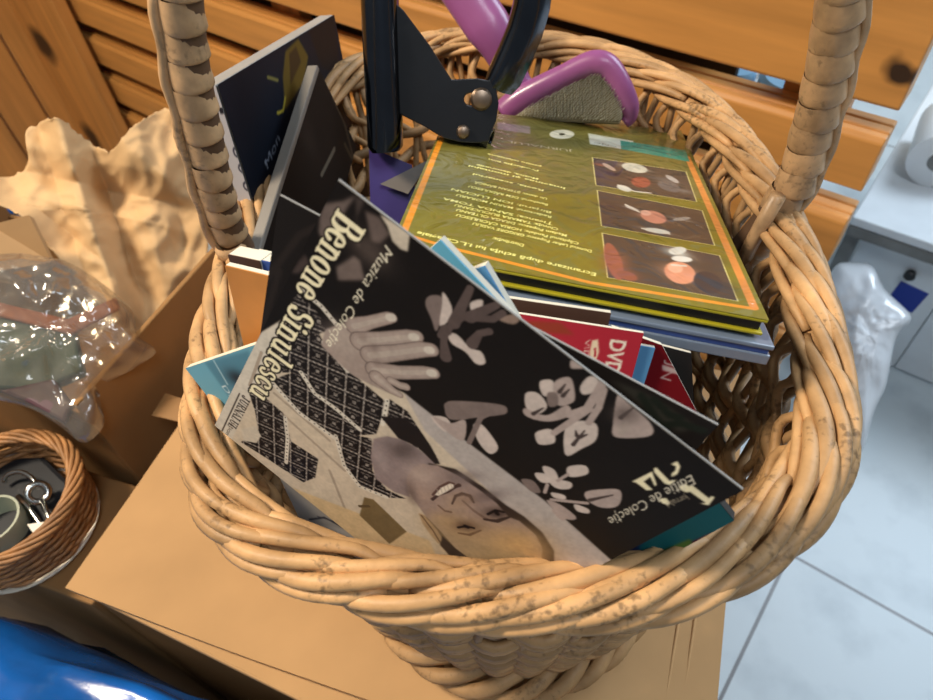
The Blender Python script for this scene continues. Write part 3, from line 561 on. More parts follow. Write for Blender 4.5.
cv.poly(ZJ([(775, 632), (812, 640), (836, 608), (822, 604), (812, 612), (745, 560), (735, 566), (722, 556), (694, 566), (702, 580), (724, 590), (740, 588), (800, 630)]), CRM, 1)
cv.poly(ZJ([(618, 618), (632, 632), (655, 640), (662, 630), (648, 612), (630, 612)]), CRM, 1)
cv.text('jurnalul', ZJ([(722, 598)])[0], ZJ([(640, 632)])[0], 2., (190, 176, 150))
cv.text('Ediție de Colecție', ZJ([(742, 520)])[0], ZJ([(418, 690)])[0], 3.2, (224, 214, 192), .4)
def grain(c, amt, cell):   # uneven ink
    for k in (cell, cell*3):
        g = NR.uniform(-1, 1, (c.h//k+2, c.w//k+2)); y = c.Y/k; x = c.X/k; i, j = y.astype(int), x.astype(int); fy, fx = y-i, x-j
        m_ = (g[i, j]*(1-fx)+g[i, j+1]*fx)*(1-fy)+(g[i+1, j]*(1-fx)+g[i+1, j+1]*fx)*fy
        c.a *= (1+amt*m_)[..., None]
grain(cv, .035, 4)
sl = thing('music_sleeve', tuple(BQ[2]), 'black and white disc sleeve with a smiling man upside down, in front of all others', 'disc sleeve', 'flat sleeves and cases standing in the wicker basket')
block([p-nb*.0002 for p in BQ], nb, .0006).build('board', M['thinedge'], sl, False)
cv.sheet('front_cover', BQ, 640, 420, P_gloss, sl)
# --- helpers for the standing sleeves
def rect(n, P, A, B, L, drop):      # rectangle in plane from photo points A->B (top edge), L long, drop deep away from the viewer's top
    a = onpl(*A, n, P); b = onpl(*B, n, P); e = nrm(b-a); d = np.cross(n, e); d = d if d[2] < 0 else -d
    return [a, a+e*L, a+e*L+d*drop, a+d*drop]
def sleeve(name, quad, n, th, front, label, cat, edge='cream', group='flat sleeves and cases standing in the wicker basket', art=None, extra=None):
    t = thing(name, tuple(min(quad, key=lambda p: p[2])), label, cat, group)
    block(quad, n, th).build('board', M[edge], t, False)
    if art is not None: art.sheet('front_cover', quad, 160, 160, P_gloss, t)
    else: block([p+n*.0006 for p in quad], n, .0005).build('front_cover', M[front], t, False)
    if extra: extra(t)
    return t
# black leafy sleeve behind the front one
P1 = PB-nb*.005
q = rect(nb, P1, (280, 195), (718, 425), None or np.linalg.norm(onpl(718, 425, nb, P1)-onpl(280, 195, nb, P1)), .1)
ca = Canvas(nb, P1, q, 2400, (28, 23, 21))
for pts in (ZJ([(430, 150), (560, 200), (760, 330), (700, 360), (560, 260)]), ZJ([(560, 220), (640, 250), (740, 330), (650, 300)])): ca.poly(pts, (52, 50, 44), 6)
for pts in (ZJ([(550, 215), (600, 290), (640, 350)]), ZJ([(640, 330), (700, 320), (790, 350)]), ZJ([(600, 230), (660, 290), (700, 300)])): ca.stroke(pts, 2.2, (30, 34, 28))
for pts in ([(262, 285), (300, 235), (318, 226)], [(262, 330), (280, 270)]): ca.stroke(pts, 2, (40, 33, 30))
sleeve('music_sleeve', q, nb, .0006, None, 'black leafy sleeve directly behind the portrait sleeve, dark corners poking out left and right', 'disc sleeve', edge='thinedge', art=ca)
# pale booklet and teal case under the lower edges
P2 = PB-nb*.004
q = [onpl(*p, nb, P2) for p in [(262, 440), (480, 520), (425, 620), (318, 556)]]
ca = Canvas(nb, P2, q, 2400, (176, 172, 168)); ca.poly([(250, 430), (330, 470), (350, 530), (300, 520)], (150, 146, 142), 6); ca.stroke([(310, 519), (325, 517), (345, 528), (360, 526)], .8, (50, 50, 60)); ca.stroke([(318, 516), (335, 521)], .5, (60, 60, 70))
sleeve('booklet', q, nb, .0016, None, 'pale grey booklet showing below the portrait sleeve, at the lower left of the basket', 'booklet', art=ca)
P2b = PB-nb*.0135
q = [onpl(*p, nb, P2b) for p in [(668, 440), (734, 520), (602, 592), (540, 510)]]
ca = Canvas(nb, P2b, q, 2400, (30, 100, 104)); ca.poly([(640, 545), (660, 525), (700, 500), (560, 560), (560, 620), (640, 600)], (24, 58, 96), 3); ca.poly([(560, 545), (640, 535), (630, 600), (560, 600)], (16, 34, 74), 3)
ca.poly([(648, 556), (690, 538), (700, 552), (650, 580)], (88, 120, 56), 1); ca.poly([(692, 541), (712, 532), (720, 545), (700, 556)], (122, 24, 44), 1); ca.text('MIX', (688, 548), (668, 556), 3, (170, 180, 160))
sleeve('disc_case', q, nb, .003, None, 'teal and navy disc case peeping out under the front sleeve beside the right front rim', 'disc case', edge='casedark', art=ca)
# pale blue sleeve at far left
P3 = PB-nb*.013
q = rect(nb, P3, (186, 368), (245, 348), .07, .026)
ca = Canvas(nb, P3, q, 2600, (112, 168, 188)); ca.poly([(205, 362), (250, 350), (250, 400), (232, 400)], (88, 136, 156), 6); ca.blob((238, 378), 5, 4, (40, 46, 54), 0, .9); ca.stroke([(214, 360), (228, 384)], .5, (190, 214, 220)); ca.text('Di', (222, 386), (230, 396), 2.4, (226, 234, 236));
sleeve('music_sleeve', q, nb, .0025, None, 'pale blue sleeve whose corner hangs over the left rim', 'disc sleeve', art=ca)
# orange card, brown and blue cases at left
P4 = PB-nb*.022
sleeve('card_sleeve', rect(nb, P4, (226, 265), (264, 274), .05, .055), nb, .002, 'orange', 'orange card sleeve standing beside the left handle foot', 'card sleeve')
P5 = PB-nb*.028
sleeve('disc_case', rect(nb, P5, (229, 254), (248, 258), .0125, .06), nb, .006, 'brown', 'narrow dark brown case behind the orange card sleeve', 'disc case')
sleeve('disc_case', rect(nb, P5-nb*.001, (249, 257), (272, 262), .03, .06), nb, .006, 'navy', 'royal blue case between the orange card and the black sleeve', 'disc case')
# two light blue sleeves behind the front one's right edge
P6 = PB-nb*.016
def corner(n, P, C, R, L, W):    # sleeve whose top corner C is seen; R lies down its right edge
    c = onpl(*C, n, P); r = onpl(*R, n, P); d = nrm(r-c); e = np.cross(n, d); e = e if (onpl(C[0]-20, C[1]+2, n, P)-c)@e > 0 else -e
    return [c+e*W, c, c+d*L, c+e*W+d*L]
sleeve('music_sleeve', corner(nb, P6, (441, 239), (470, 270), .06, .05), nb, .0022, 'lblue', 'turquoise sleeve corner above the front sleeve, left of the sky-blue one', 'disc sleeve')
sleeve('music_sleeve', corner(nb, P6-nb*.005, (485, 265), (511, 309), .05, .05), nb, .0025, 'lblue2', 'sky-blue sleeve with a white edge in front of the gold discs', 'disc sleeve')
# upright discs between the front sleeves and the gold stack
nu = nrm(V(-.13, -.9, .42)); 
DV = fitpts(.96, [(.003, .362, .571), (.134, .336, .550), (.106, .155, .599), (-.024, .180, .621)])
nd = nrm(np.cross(DV[1]-DV[0], DV[3]-DV[0])); nd = nd*np.sign(nd[2]); PD = sum(DV)/4
DQ = [onpl(*p, nd, PD) for p in [(449, 110), (681, 131), (769, 321), (389, 249)]]
PF = (DQ[2]+DQ[3])/2
PU = PF+V(.02, -.021, -.02)
sleeve('disc_case', rect(nu, PU, (508, 298), (605, 312), .034, .06), nu, .0022, 'brown', 'dark brown case with pale top edge behind the red video sleeve', 'disc case')
PU2 = PU-V(0, .008, 0)
q = rect(nu, PU2, (515, 313), (631, 331), .0415, .07)
ca = Canvas(nu, PU2, q, 3000, (176, 44, 58)); ca.serif('I', (596, 345), (598, 346), 1, CRM) if False else None
ca.text('DVD', (611, 339), (604, 372), 5.2, (240, 226, 206), 0, .03); ca.poly([(592, 340), (598, 339), (599, 352), (594, 366), (589, 354)], (236, 214, 180), 1); ca.poly([(594, 348), (596, 347), (596, 356), (594, 357)], (176, 44, 58)); ca.text('VIDEO', (585, 339), (582, 372), 1.8, (226, 196, 180)); ca.poly([(500, 320), (560, 322), (575, 335), (520, 330)], (150, 60, 44), 5)
sleeve('video_sleeve', q, nu, .0014, None, 'red video sleeve with white lettering standing in front of the gold discs', 'disc sleeve', art=ca)
sleeve('card_sleeve', rect(nu, PU2-V(0, -.002, .0), (629, 343), (651, 347), .0085, .05), nu, .002, 'lblue2', 'narrow sky-blue card between the red and the dark red sleeve', 'card sleeve')
PU3 = PU2+V(0, .004, 0)
q = [onpl(*p, nu, PU3) for p in [(612, 327), (662, 345), (697, 412), (640, 420)]]
ca = Canvas(nu, PU3, q, 2600, (112, 16, 24)); ca.poly([(600, 320), (640, 330), (640, 345), (612, 350)], (170, 30, 40), 5); ca.text('JN', (668, 360), (660, 378), 4, (176, 150, 146)); ca.poly([(662, 364), (684, 371), (684, 376), (662, 370)], (190, 166, 160), 1)
sleeve('music_sleeve', q, nu, .002, None, 'dark red sleeve with worn slanting edge left of the open weave', 'disc sleeve', art=ca)
PU4 = PU3+V(0, .006, 0)
sleeve('music_sleeve', [onpl(*p, nu, PU4) for p in [(648, 342), (691, 353), (694, 410), (650, 415)]], nu, .0016, 'tblack', 'black sleeve with a thin white edge behind the dark red one', 'disc sleeve')
# --- gold discs on the stack
cv = Canvas(nd, PD, DQ, 3600, (120, 110, 24))
Z7 = lambda pts: [(380+x/2.3325, 110+y/2.3325) for x, y in pts]
ZP = lambda pts: [(570+x/3.333, 130+y/3.333) for x, y in pts]
ZT = lambda pts: [(420+x/5.183, 100+y/5.183) for x, y in pts]
cv.poly([(440, 100), (700, 120), (740, 200), (420, 190)], (112, 104, 44), 20)
OR = (226, 142, 36)
cv.stroke(Z7([(145, 62), (54, 290)]), 2.6, OR); cv.stroke(Z7([(54, 290), (160, 322), (490, 404), (872, 465)]), 2., OR); cv.stroke(Z7([(716, 110), (872, 462)]), 3.2, (218, 136, 60))
for pts in (ZP([(72, 92), (388, 140), (424, 242), (84, 186)]), ZP([(88, 202), (442, 270), (484, 388), (102, 322)]), ZP([(104, 344), (500, 420), (562, 574), (122, 494)])):
    cv.poly(pts, (205, 190, 120)); c = np.mean(pts, 0); cv.poly([c+(np.array(p)-c)*.975 for p in pts], (66, 56, 48))
for p, rx, ry, c in (((232, 172), 5, 3.6, (140, 70, 52)), ((215, 128), 7, 2.4, (206, 200, 172)), ((320, 170), 7, 4, (96, 90, 84)), ((150, 150), 5, 4, (40, 34, 30)), ((100, 118), 4, 2, (150, 90, 60)), ((380, 205), 4, 3, (120, 112, 104)),
                    ((270, 292), 7, 3, (206, 136, 112)), ((285, 338), 6, 1.4, (216, 206, 186)), ((200, 262), 4, 1, (160, 150, 140)), ((370, 300), 5, 1.2, (150, 140, 130)), ((160, 262), 8, 4, (52, 44, 42)),
                    ((372, 480), 7.5, 5.6, (222, 152, 116)), ((360, 412), 6, 4, (206, 200, 184)), ((150, 440), 5, 8, (150, 86, 62)), ((180, 480), 6, 4, (130, 74, 54)), ((480, 520), 8, 6, (50, 44, 46)), ((460, 430), 6, 4, (60, 54, 54))): cv.blob(ZP([p])[0], rx, ry, c, -.25, .9)
def oval(p, rx, ry, a, c, soft=3): cv.poly([ZP([(p[0]+rx*math.cos(t)*math.cos(a)-ry*math.sin(t)*math.sin(a), p[1]+rx*math.cos(t)*math.sin(a)+ry*math.sin(t)*math.cos(a))])[0] for t in np.linspace(0, 6.28, 20, False)], c, soft)
for p, rx, ry, a, c in (((215, 128), 44, 15, .2, (196, 190, 168)), ((236, 176), 32, 18, .1, (150, 76, 56)), ((180, 196), 26, 9, .3, (206, 200, 180)), ((330, 190), 40, 16, .3, (100, 94, 90)), ((340, 165), 26, 7, .5, (170, 160, 150)), ((130, 125), 26, 6, .5, (176, 150, 130)),
        ((278, 292), 44, 20, .25, (204, 134, 110)), ((252, 278), 18, 9, .2, (226, 170, 146)), ((290, 338), 44, 8, .15, (210, 204, 186)), ((372, 298), 30, 6, -.1, (156, 148, 138)), ((205, 262), 26, 5, .4, (190, 180, 168)),
        ((145, 440), 26, 66, -.35, (150, 84, 62)), ((190, 488), 36, 14, .3, (138, 78, 58)), ((366, 478), 54, 36, .3, (214, 142, 108)), ((350, 462), 26, 16, .2, (236, 176, 144)), ((358, 404), 30, 13, -.1, (214, 210, 196)), ((372, 432), 36, 10, .1, (226, 220, 206)), ((460, 510), 50, 34, .4, (44, 40, 44))): oval(p, rx, ry, a, c)
for pts in (ZP([(185, 250), (230, 275)]), ZP([(160, 185), (215, 206), (270, 212)]), ZP([(340, 452), (385, 455)]), ZP([(240, 330), (330, 348)])): cv.stroke(pts, 1.1, (214, 204, 184))
TX = (250, 242, 150)
TL = [('Ecranizare după schița lui I.L.Caragiale', 296, 333, 208, 2.5), ('Distribuția:', 300, 306, 36, 2.3), ('Domnul Lefter Popescu: GRIGORE VASILIU', 356, 296, 138, 2.2), ('Căpitanul Pandele: HORIA CĂCIULESCU', 322, 277, 142, 2.2), ('Madam Popescu: DRAGA OLTEANU', 308, 262, 128, 2.2), ('Chivuța: TAMARA BUCIUCEANU', 296, 249, 120, 2.2), ('Țiganca: SANDA TOMA', 276, 235, 128, 2.2), ('Redactorul: MARIN MORARU', 290, 223, 110, 2.2), ('Birjarul: ION LUCIAN', 284, 211, 116, 2.1), ('Bancherul: DEM RĂDULESCU', 300, 199, 92, 2.1), ('Un domn: ȘTEFAN BĂNICĂ', 306, 187, 84, 2.1), ('Regia, scenariul', 300, 168, 82, 2.), ('Imaginea și montajul', 320, 156, 112, 2.), ('Muzica, decorurile', 298, 144, 72, 2.), ('Producție film', 312, 128, 58, 1.9), ('pentru televiziune', 314, 117, 62, 1.9)]
for s, cx_, y_, hw, h in TL: cv.text(s, Z7([(cx_+hw, y_+.235*hw)])[0], Z7([(cx_-hw, y_-.235*hw)])[0], h*1.02, TX, 0, .02)
cv.text('JURNALUL', ZT([(790, 262)])[0], ZT([(450, 212)])[0], 3.2, (190, 178, 150)); cv.poly(ZT([(870, 175), (1105, 215), (1110, 262), (880, 232)]), (204, 202, 176), 1)
cv.poly(Z7([(560, 72), (712, 95), (722, 122), (562, 92)]), (52, 140, 116), 1); cv.stroke(Z7([(695, 108), (590, 86)]), .9, (22, 84, 70)); cv.stroke(Z7([(660, 93), (600, 81)]), .7, (22, 84, 70)); cv.poly(Z7([(488, 58), (560, 72), (562, 92), (490, 80)]), (206, 204, 184), 1); cv.text('CNC', Z7([(552, 86)])[0], Z7([(500, 75)])[0], 2.4, (120, 118, 104))
grain(cv, .03, 7)
e = ZT([(735, 180)])[0]; cv.poly([(e[0]+12.5*math.cos(a), e[1]+4.6*math.sin(a)) for a in np.linspace(0, 6.28, 24)], (216, 210, 184), 1); cv.poly([(e[0]+3*math.cos(a), e[1]+1.2*math.sin(a)) for a in np.linspace(0, 6.28, 12)], (60, 60, 40)); cv.poly(ZT([(400, 118), (570, 140), (572, 178), (400, 155)]), (150, 132, 120), 1)
TH = .0062
def gold(k, label, top):
    Q = [p-nd*(TH+.0012)*k+(V(.002, -.0012, 0)*(k % 2)) for p in DQ]
    t = thing('gold_disc_case', tuple(Q[2]-nd*TH), label, 'disc case', None)
    block([p-nd*.0012 for p in [Q[0]*.99+Q[2]*.01, Q[1]*.99+Q[3]*.01, Q[2]*.99+Q[0]*.01, Q[3]*.99+Q[1]*.01]], nd, TH-.0024).build('disc_tray', M['casedark'], t, False)
    block(Q, nd, .0012).build('front_board', M['olive'], t, False, .0004); block([p-nd*(TH-.0012) for p in Q], nd, .0012).build('back_board', M['olive' if top else 'casedark'], t, False, .0004)
    if top: cv.sheet('back_print', Q, 620, 640, P_wrap, t)
    return t
gold(0, 'olive gold disc case with three photos and upside-down text on top of a grey case', True)
k = TH+.0012
Q = [p-nd*(k+.0005)+V(.004, -.0035, 0) for p in DQ]
t = thing('clear_disc_case', tuple(Q[2]-nd*.013), 'blue-grey plastic disc case lying under the olive gold one', 'disc case')
block(Q, nd, .0018).build('lid', M['casegrey'], t, False, .0005); block([p-nd*.0019-V(.001, -.001, 0) for p in Q], nd, .0018).build('paper_inlay', M['navy'], t, False); block([p-nd*.0038 for p in Q], nd, .004).build('tray', M['casegrey'], t, False, .0005)
sb = MB(); hh = [V(.022, .19, .4345), V(.082, .19, .4345), V(.082, .30, .4345), V(.022, .30, .4345)]
for p in hh[:]: hh.append(p+V(0, 0, ((nd@(PD-nd*(k+.009)-p))/nd[2])))
bx = thing('disc_box', (.052, .245, .4345), 'black storage box in the bottom of the wicker basket under the gold disc case', 'box')
sb.hexa(hh).build('box_body', M['tblack'], bx, False, .001)
# --- two big cases leaning on the left back rim
A = V(-.097, .281, .65); B = V(-.06, .41, .62); e = nrm(B-A); D = onpl(262, 235, e, A); d = nrm(D-A); m = np.cross(e, d); m = m*np.sign(m@(CAM-A))
def standing(name, A, e, d, m, w, h, th, front, sp, label, art=None):
    q = [A, A+e*w, A+e*w+d*h, A+d*h]; t = thing(name, tuple(q[3]), label, 'disc case', 'flat sleeves and cases standing in the wicker basket')
    block([p-m*.0006 for p in q], m, th).build('case', M[sp], t, False, .0006)
    if art: art.sheet('front_cover', [q[0]+e*.001, q[1], q[2], q[3]+e*.001], 160, 220, P_gloss, t)
    else: block([p+m*.0003+e*.001*0 for p in q], m, .0008).build('front_cover', M[front], t, False)
    return t, q
w8, h8 = np.linalg.norm(B-A), .15
# the spine faces the viewer: its plane is spanned by d and the thickness
q = [A, A+e*w8, A+e*w8+d*h8, A+d*h8]
ca = Canvas(m, A, q, 2600, (20, 24, 34))
Z2 = lambda pts: [(200+x/3.8875, y/3.8875) for x, y in pts]
ca.poly(Z2([(330, 200), (380, 150), (420, 220), (400, 320), (330, 430), (320, 300)]), (96, 76, 30), 4); ca.poly(Z2([(345, 210), (372, 180), (392, 240), (350, 330)]), (66, 48, 26), 3); ca.stroke(Z2([(262, 300), (300, 312)]), 1.6, (120, 112, 60)); ca.stroke(Z2([(300, 440), (322, 430), (330, 380)]), 1.6, (160, 142, 50))
ca.poly(Z2([(420, 120), (520, 60), (545, 300), (470, 260)]), (30, 24, 24), 8); ca.text('Mon', Z2([(262, 660)])[0], Z2([(310, 545)])[0], 5, (150, 156, 170), .2)
t8, _ = standing('disc_case', A, e, d, m, w8, h8, .0085, None, 'thinedge', 'dark blue boxed set with 2008 on its pale spine, leaning inside the left back rim', ca)
sq = [A-e*.0007+m*.0002, A-e*.0007-m*.0086, A-e*.0007-m*.0086+d*h8, A-e*.0007+m*.0002+d*h8]
cs = Canvas(-e, A-e*.0007, sq, 4000, (188, 186, 190))
for s, p0, p1 in (('1', (219, 108), (221, 114)),) : cs.text(s, p0, p1, 4.5, (40, 38, 44), 0, .03)
for s, p in (('B', (233, 152)), ('O', (238, 168)), ('O', (243, 186)), ('2', (247, 205))): 
    f0 = V(p[0], p[1]); cs.text({'B': '8', 'O': '0'}.get(s, s), f0+V(-1.2, -5.5), f0+V(1.6, 5.5), 6., (52, 50, 66))
cs.sheet('spine', sq, 30, 240, P_gloss, t8, .0001)
A2 = A+e*.098+m*.012+V(0, 0, -.016); A2 = onpl(317, 66, m, A+m*.014); D2 = onpl(262, 240, m, A+m*.014); d2 = nrm(D2-A2); e2 = np.cross(m, d2); e2 = e2 if e2@e > 0 else -e2
q = [A2, A2+e2*.06, A2+e2*.06+d2*.15, A2+d2*.15]
ca = Canvas(m, A2, q, 2400, (26, 22, 20)); ca.stroke(Z2([(480, 300), (560, 480), (600, 640)]), 2.4, (64, 54, 42)); ca.stroke(Z2([(470, 680), (520, 580)]), 2.6, (92, 84, 72)); ca.stroke(Z2([(500, 320), (545, 440)]), .8, (110, 96, 70)); ca.blob(Z2([(420, 540)])[0], 8, 12, (40, 34, 30), 0, .8); ca.stroke(Z2([(560, 560), (590, 620)]), 2, (70, 60, 44))
t9 = thing('disc_case', tuple(q[3]), 'black disc case with a slanting grey spine leaning on the 2008 boxed set', 'disc case')
block([p+m*.0000 for p in q], m, .0050).build('case', M['tblack'], t9, False, .0005); ca.sheet('front_cover', q, 100, 160, P_gloss, t9, .0004)
MB().prism([A2-e2*.0008+m*.0006, A2-e2*.0008-m*.0052, A2-e2*.0008-m*.0052+d2*.15, A2-e2*.0008+m*.0006+d2*.15], e2*.0032).build('spine', M['gspine'], t9, False, .0006)
# purple sleeve with a grey plastic corner, left of the gold discs
nv = nrm(CAM-atd(395, 185, .37)); PV = atd(395, 185, .335)
sleeve('music_sleeve', [onpl(*p, nv, PV) for p in [(369, 147), (412, 165), (420, 225), (371, 235)]], nv, .003, 'purple', 'purple sleeve with a white edge left of the gold disc stack', 'disc sleeve')
PV2 = PV+nv*.004
sleeve('plastic_sleeve', [onpl(*p, nv, PV2) for p in [(380, 184), (428, 160), (424, 170), (408, 194)]], nv, .0012, 'grey', 'grey clear plastic corner sticking out over the purple sleeve', 'plastic sleeve', edge='grey')
# ================================================================== HAND PUNCH AND PET BRUSH
def Z8(pts): return [(340+x/4.665, y/4.665) for x, y in pts]
nk = nrm(CAM-atd(440, 90, .3)); PK = atd(470, 128, .352)
tip = onpl(478, 143, nd, PD)
dep = (RC[:, 2]@(tip-CAM))
PK = atd(470, 128, dep-.006)
kp = lambda p, o=0: onpl(p[0], p[1], nk, PK)+nk*o
t = thing('hole_punch', tuple(kp((470, 142))), 'black metal hand punch standing on the back corner of the gold disc stack', 'hole punch')
plate = Z8([(262, 20), (300, 55), (420, 215), (520, 372), (640, 366), (690, 375), (724, 410), (736, 480), (725, 560), (700, 618), (692, 655), (640, 664), (560, 660), (480, 640), (400, 590), (310, 545), (262, 520)])
hole = [(612-36*math.cos(a), 462+30*math.sin(a)) for a in np.linspace(0, 2*math.pi, 14, False)]
def plate_mb(o, th):   # cheek with an open slot
    import bmesh
    bm = bmesh.new(); ov = [bm.verts.new(tuple(kp(p, o))) for p in plate]; hv = [bm.verts.new(tuple(kp(p, o))) for p in Z8(hole)]
    ed = [bm.edges.new((ov[i], ov[(i+1) % len(ov)])) for i in range(len(ov))]+[bm.edges.new((hv[i], hv[(i+1) % len(hv)])) for i in range(len(hv))]
    bmesh.ops.triangle_fill(bm, edges=ed, use_beauty=True, use_dissolve=False); bm.normal_update()
    r = bmesh.ops.extrude_face_region(bm, geom=bm.faces[:]); bmesh.ops.translate(bm, vec=tuple(-nk*th), verts=[v for v in r['geom'] if isinstance(v, bmesh.types.BMVert)])
    bm.normal_update(); bmesh.ops.recalc_face_normals(bm, faces=bm.faces[:]); bm.verts.index_update()
    b = MB(); b.add([tuple(v.co) for v in bm.verts], [tuple(v.index for v in f.verts) for f in bm.faces]); bm.free(); return b
plate_mb(.006, .0016).build('front_cheek', M['black'], t, False, .0005)
plate_mb(-.004, .0016).build('rear_cheek', M['black'], t, False, .0005)
MB().prism([kp(p, .004) for p in Z8([(640, 400), (728, 470), (722, 560), (690, 650), (640, 655), (600, 560)])], -nk*.008).build('punch_head', M['black'], t, False, .0008)
def channel(path, w, dpt, name, twist=0):     # pressed U-shaped handle: web towards the viewer, flanges behind
    P = [np.asarray(p) for p in path]; b = MB(); n = len(P); vs = []
    for i, p in enumerate(P):
        T = nrm(P[min(i+1, n-1)]-P[max(i-1, 0)]); S = np.cross(T, nk); S = nrm(S); N = np.cross(S, T); f = w*(1 if 0 < i < n-1 else .8)
        ca_, sa_ = math.cos(twist), math.sin(twist); S, N = S*ca_+N*sa_, -S*sa_+N*ca_
        prof = [(-1, -1), (-1, -.6), (-.87, -.3), (-.5, -.06), (0, 0), (.5, -.06), (.87, -.3), (1, -.6), (1, -1), (.84, -1), (.84, -.62), (.5, -.26), (-.5, -.26), (-.84, -.62), (-.84, -1)]
        vs += [p+S*x*f/2+N*y*dpt for x, y in prof]
    k = 15; b.add(vs, [(i*k+j, i*k+(j+1) % k, (i+1)*k+(j+1) % k, (i+1)*k+j) for i in range(n-1) for j in range(k)]+[tuple(range(k))[::-1], tuple((n-1)*k+j for j in range(k))])
    return b.build(name, M['blackm'], t, 40)
hp1 = [kp(p, .012) for p in [(386, 151), (385.5, 146), (385, 120), (383, 80), (381.5, 40), (380, 0), (379, -40), (378, -75), (377, -80)]]
channel(hp1, .0165, .014, 'handle')
hp2 = [kp(p, .005+.010*k/6) for k, p in enumerate([(487, 84), (493, 74), (503, 52), (512, 30), (518, 8), (520, -12), (521, -40)])]
channel(hp2, .0150, .013, 'handle', .62)
for p, r in ((Z8([(655, 462)])[0], .0044), (Z8([(573, 612)])[0], .0028)):
    MB().lathe(kp(p, -.006), nk, [(0, r*.9), (.0125, r*.9), (.0125, r*1.15), (.0142, r*.9), (.0148, r*.45)], 18).build('rivet', M['rivet'], t, 40)
a = kp(Z8([(668, 640)])[0], -.001); MB().lathe(a, kp(Z8([(700, 652)])[0])-a, [(0, .0055), (.004, .0055), (.004, .0042), (.001, .004)], 18, (True, False)).build('punch_die', M['blackm'], t, 40)
# pet brush
nq = nrm(CAM-atd(560, 90, .4)); dq = (RC[:, 2]@(DQ[0]*.55+DQ[1]*.45-CAM)); PQ = atd(560, 112, dq-.004)
nq = nrm(nq+V(0, 0, .15))
qp = lambda p, o=0: onpl(p[0], p[1], nq, PQ)+nq*o
t = thing('pet_brush', tuple(qp((560, 115))), 'pink plastic pet brush with wire bristles behind the gold discs', 'brush')
path = [qp(p, o) for p, o in (((440, -45), .0), ((462, -12), 0), ((478, 12), 0), ((495, 38), .0), ((507, 62), -.003), ((517, 84), -.006), ((530, 98), -.008))]
b = MB(); b.tube(spline(path, 40), np.interp(np.linspace(0, 1, 40), [0, .5, .62, .8, 1], [.0125, .0125, .0105, .0085, .008]), 18, .6, up=nq); b.build('handle', M['pink'], t)
def zq(pts): return [(400+x/3.5885, y/3.5885) for x, y in pts]
fr = [qp(p, o) for p, o in [((504, 112), -.006), ((520, 99), -.003), ((552, 82), .001), ((583, 67), .003), ((597, 64), .004), ((609, 69), .004), ((621, 87), .003), ((629, 104), 0), ((630, 116), -.003), ((625, 122), -.004)]]
b = MB(); b.tube(spline(fr, 60), np.interp(np.linspace(0, 1, 60), [0, .4, .6, .9, 1], [.0078, .0058, .0066, .0052, .0035]), 16, .85, up=nq); b.build('head_frame', M['pink'], t)
pd = [(512, 118), (528, 107), (560, 90), (590, 75), (602, 75), (614, 92), (624, 112), (620, 124), (560, 122)]
MB().prism([qp(p, .0005) for p in pd], -nq*.006).build('bristle_pad', M['pad'], t, False, .001)
b = MB()
for i in range(900):
    p = (512+(i % 36)*3.2+NR.uniform(-.3, .3), 66+(i//36)*2.4+NR.uniform(-.3, .3))
    if not inpoly(np.array([p[0]]), np.array([p[1]]), [((x-574)*.95+574, (y-102)*.93+102) for x, y in pd])[0]: continue
    a = qp(p, 0); k = nq*.007+RC[:, 0]*.0003*NR.uniform(-1, 1); c = a+k+RC@V(.0014, -.0012, 0)
    b.tube([a, a+k, c], .00024, 3, cap=False)
tag(b.build('wire_bristles', M['wire'], t), kind='stuff')
# ================================================================== CARDBOARD BOXES
QB = V(-.245, .164, 0); ex = nrm([.925, -.38, 0]); ey = nrm([.38, .925, 0])
def bp_(a, b, z): return QB+ex*a+ey*b+V(0, 0, z)
WB, DB = .361, .265
t = thing('cardboard_box', tuple(bp_(.18, .13, 0)), 'closed tan cardboard box under the big wicker basket', 'box')
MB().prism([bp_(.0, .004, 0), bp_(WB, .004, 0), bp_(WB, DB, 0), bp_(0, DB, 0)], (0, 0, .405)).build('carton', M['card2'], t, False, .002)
# lower flap: sticks out more and more to the right; upper flap lies over it
MB().prism([bp_(.001, .002, .4051), bp_(WB-.001, -.028, .4051), bp_(WB-.001, DB, .4051), bp_(.001, DB, .4051)], (0, 0, .006)).build('flap', M['card'], t, False, .0015, label='lower flap jutting out at the front')
b = MB(); pts = []
n1, n2 = 24, 12
for j in range(n2+1):
    for i in range(n1+1):
        u, v = i/n1, j/n2; x = .0+WB*u; y = (.0-.004*math.sin(u*5)*.3)*(1-v)+DB*v
        z = .4115+.003*(1-v)**3*max(0, u-.15)+.0012*noise.noise(Vector((x*14, y*14, 0)))*(1 if v < .95 else 0)
        pts.append(bp_(x, y, z+.0006))
top = pts+[p+V(0, 0, .004) for p in pts]; w = n1+1; f = []
N0 = len(pts)
for j in range(n2):
    for i in range(n1): q = [j*w+i, j*w+i+1, (j+1)*w+i+1, (j+1)*w+i]; f += [tuple(q[::-1]), tuple(k+N0 for k in q)]
rimi = [i for i in range(w)]+[j*w+n1 for j in range(1, n2+1)]+[n2*w+i for i in range(n1-1, -1, -1)]+[j*w for j in range(n2-1, 0, -1)]
f += [(rimi[k], rimi[(k+1) % len(rimi)], rimi[(k+1) % len(rimi)]+N0, rimi[k]+N0) for k in range(len(rimi))]
b.add(top, f); b.build('flap', M['card'], t, 30, label='smooth upper flap')
for u in (WB-.024, WB-.016): MB().tube([bp_(u, .004, .4172), bp_(u, .05, .4168), bp_(u+.002, .12, .4166)], .0009, 5).build('crease', M['card'], t)
tp = [onz(*p, .4172) for p in [(152, 416), (182, 423), (187, 401), (166, 394)]]; MB().prism(tp, (0, 0, .0012)).build('tape_strip', M['tape'], t, False)
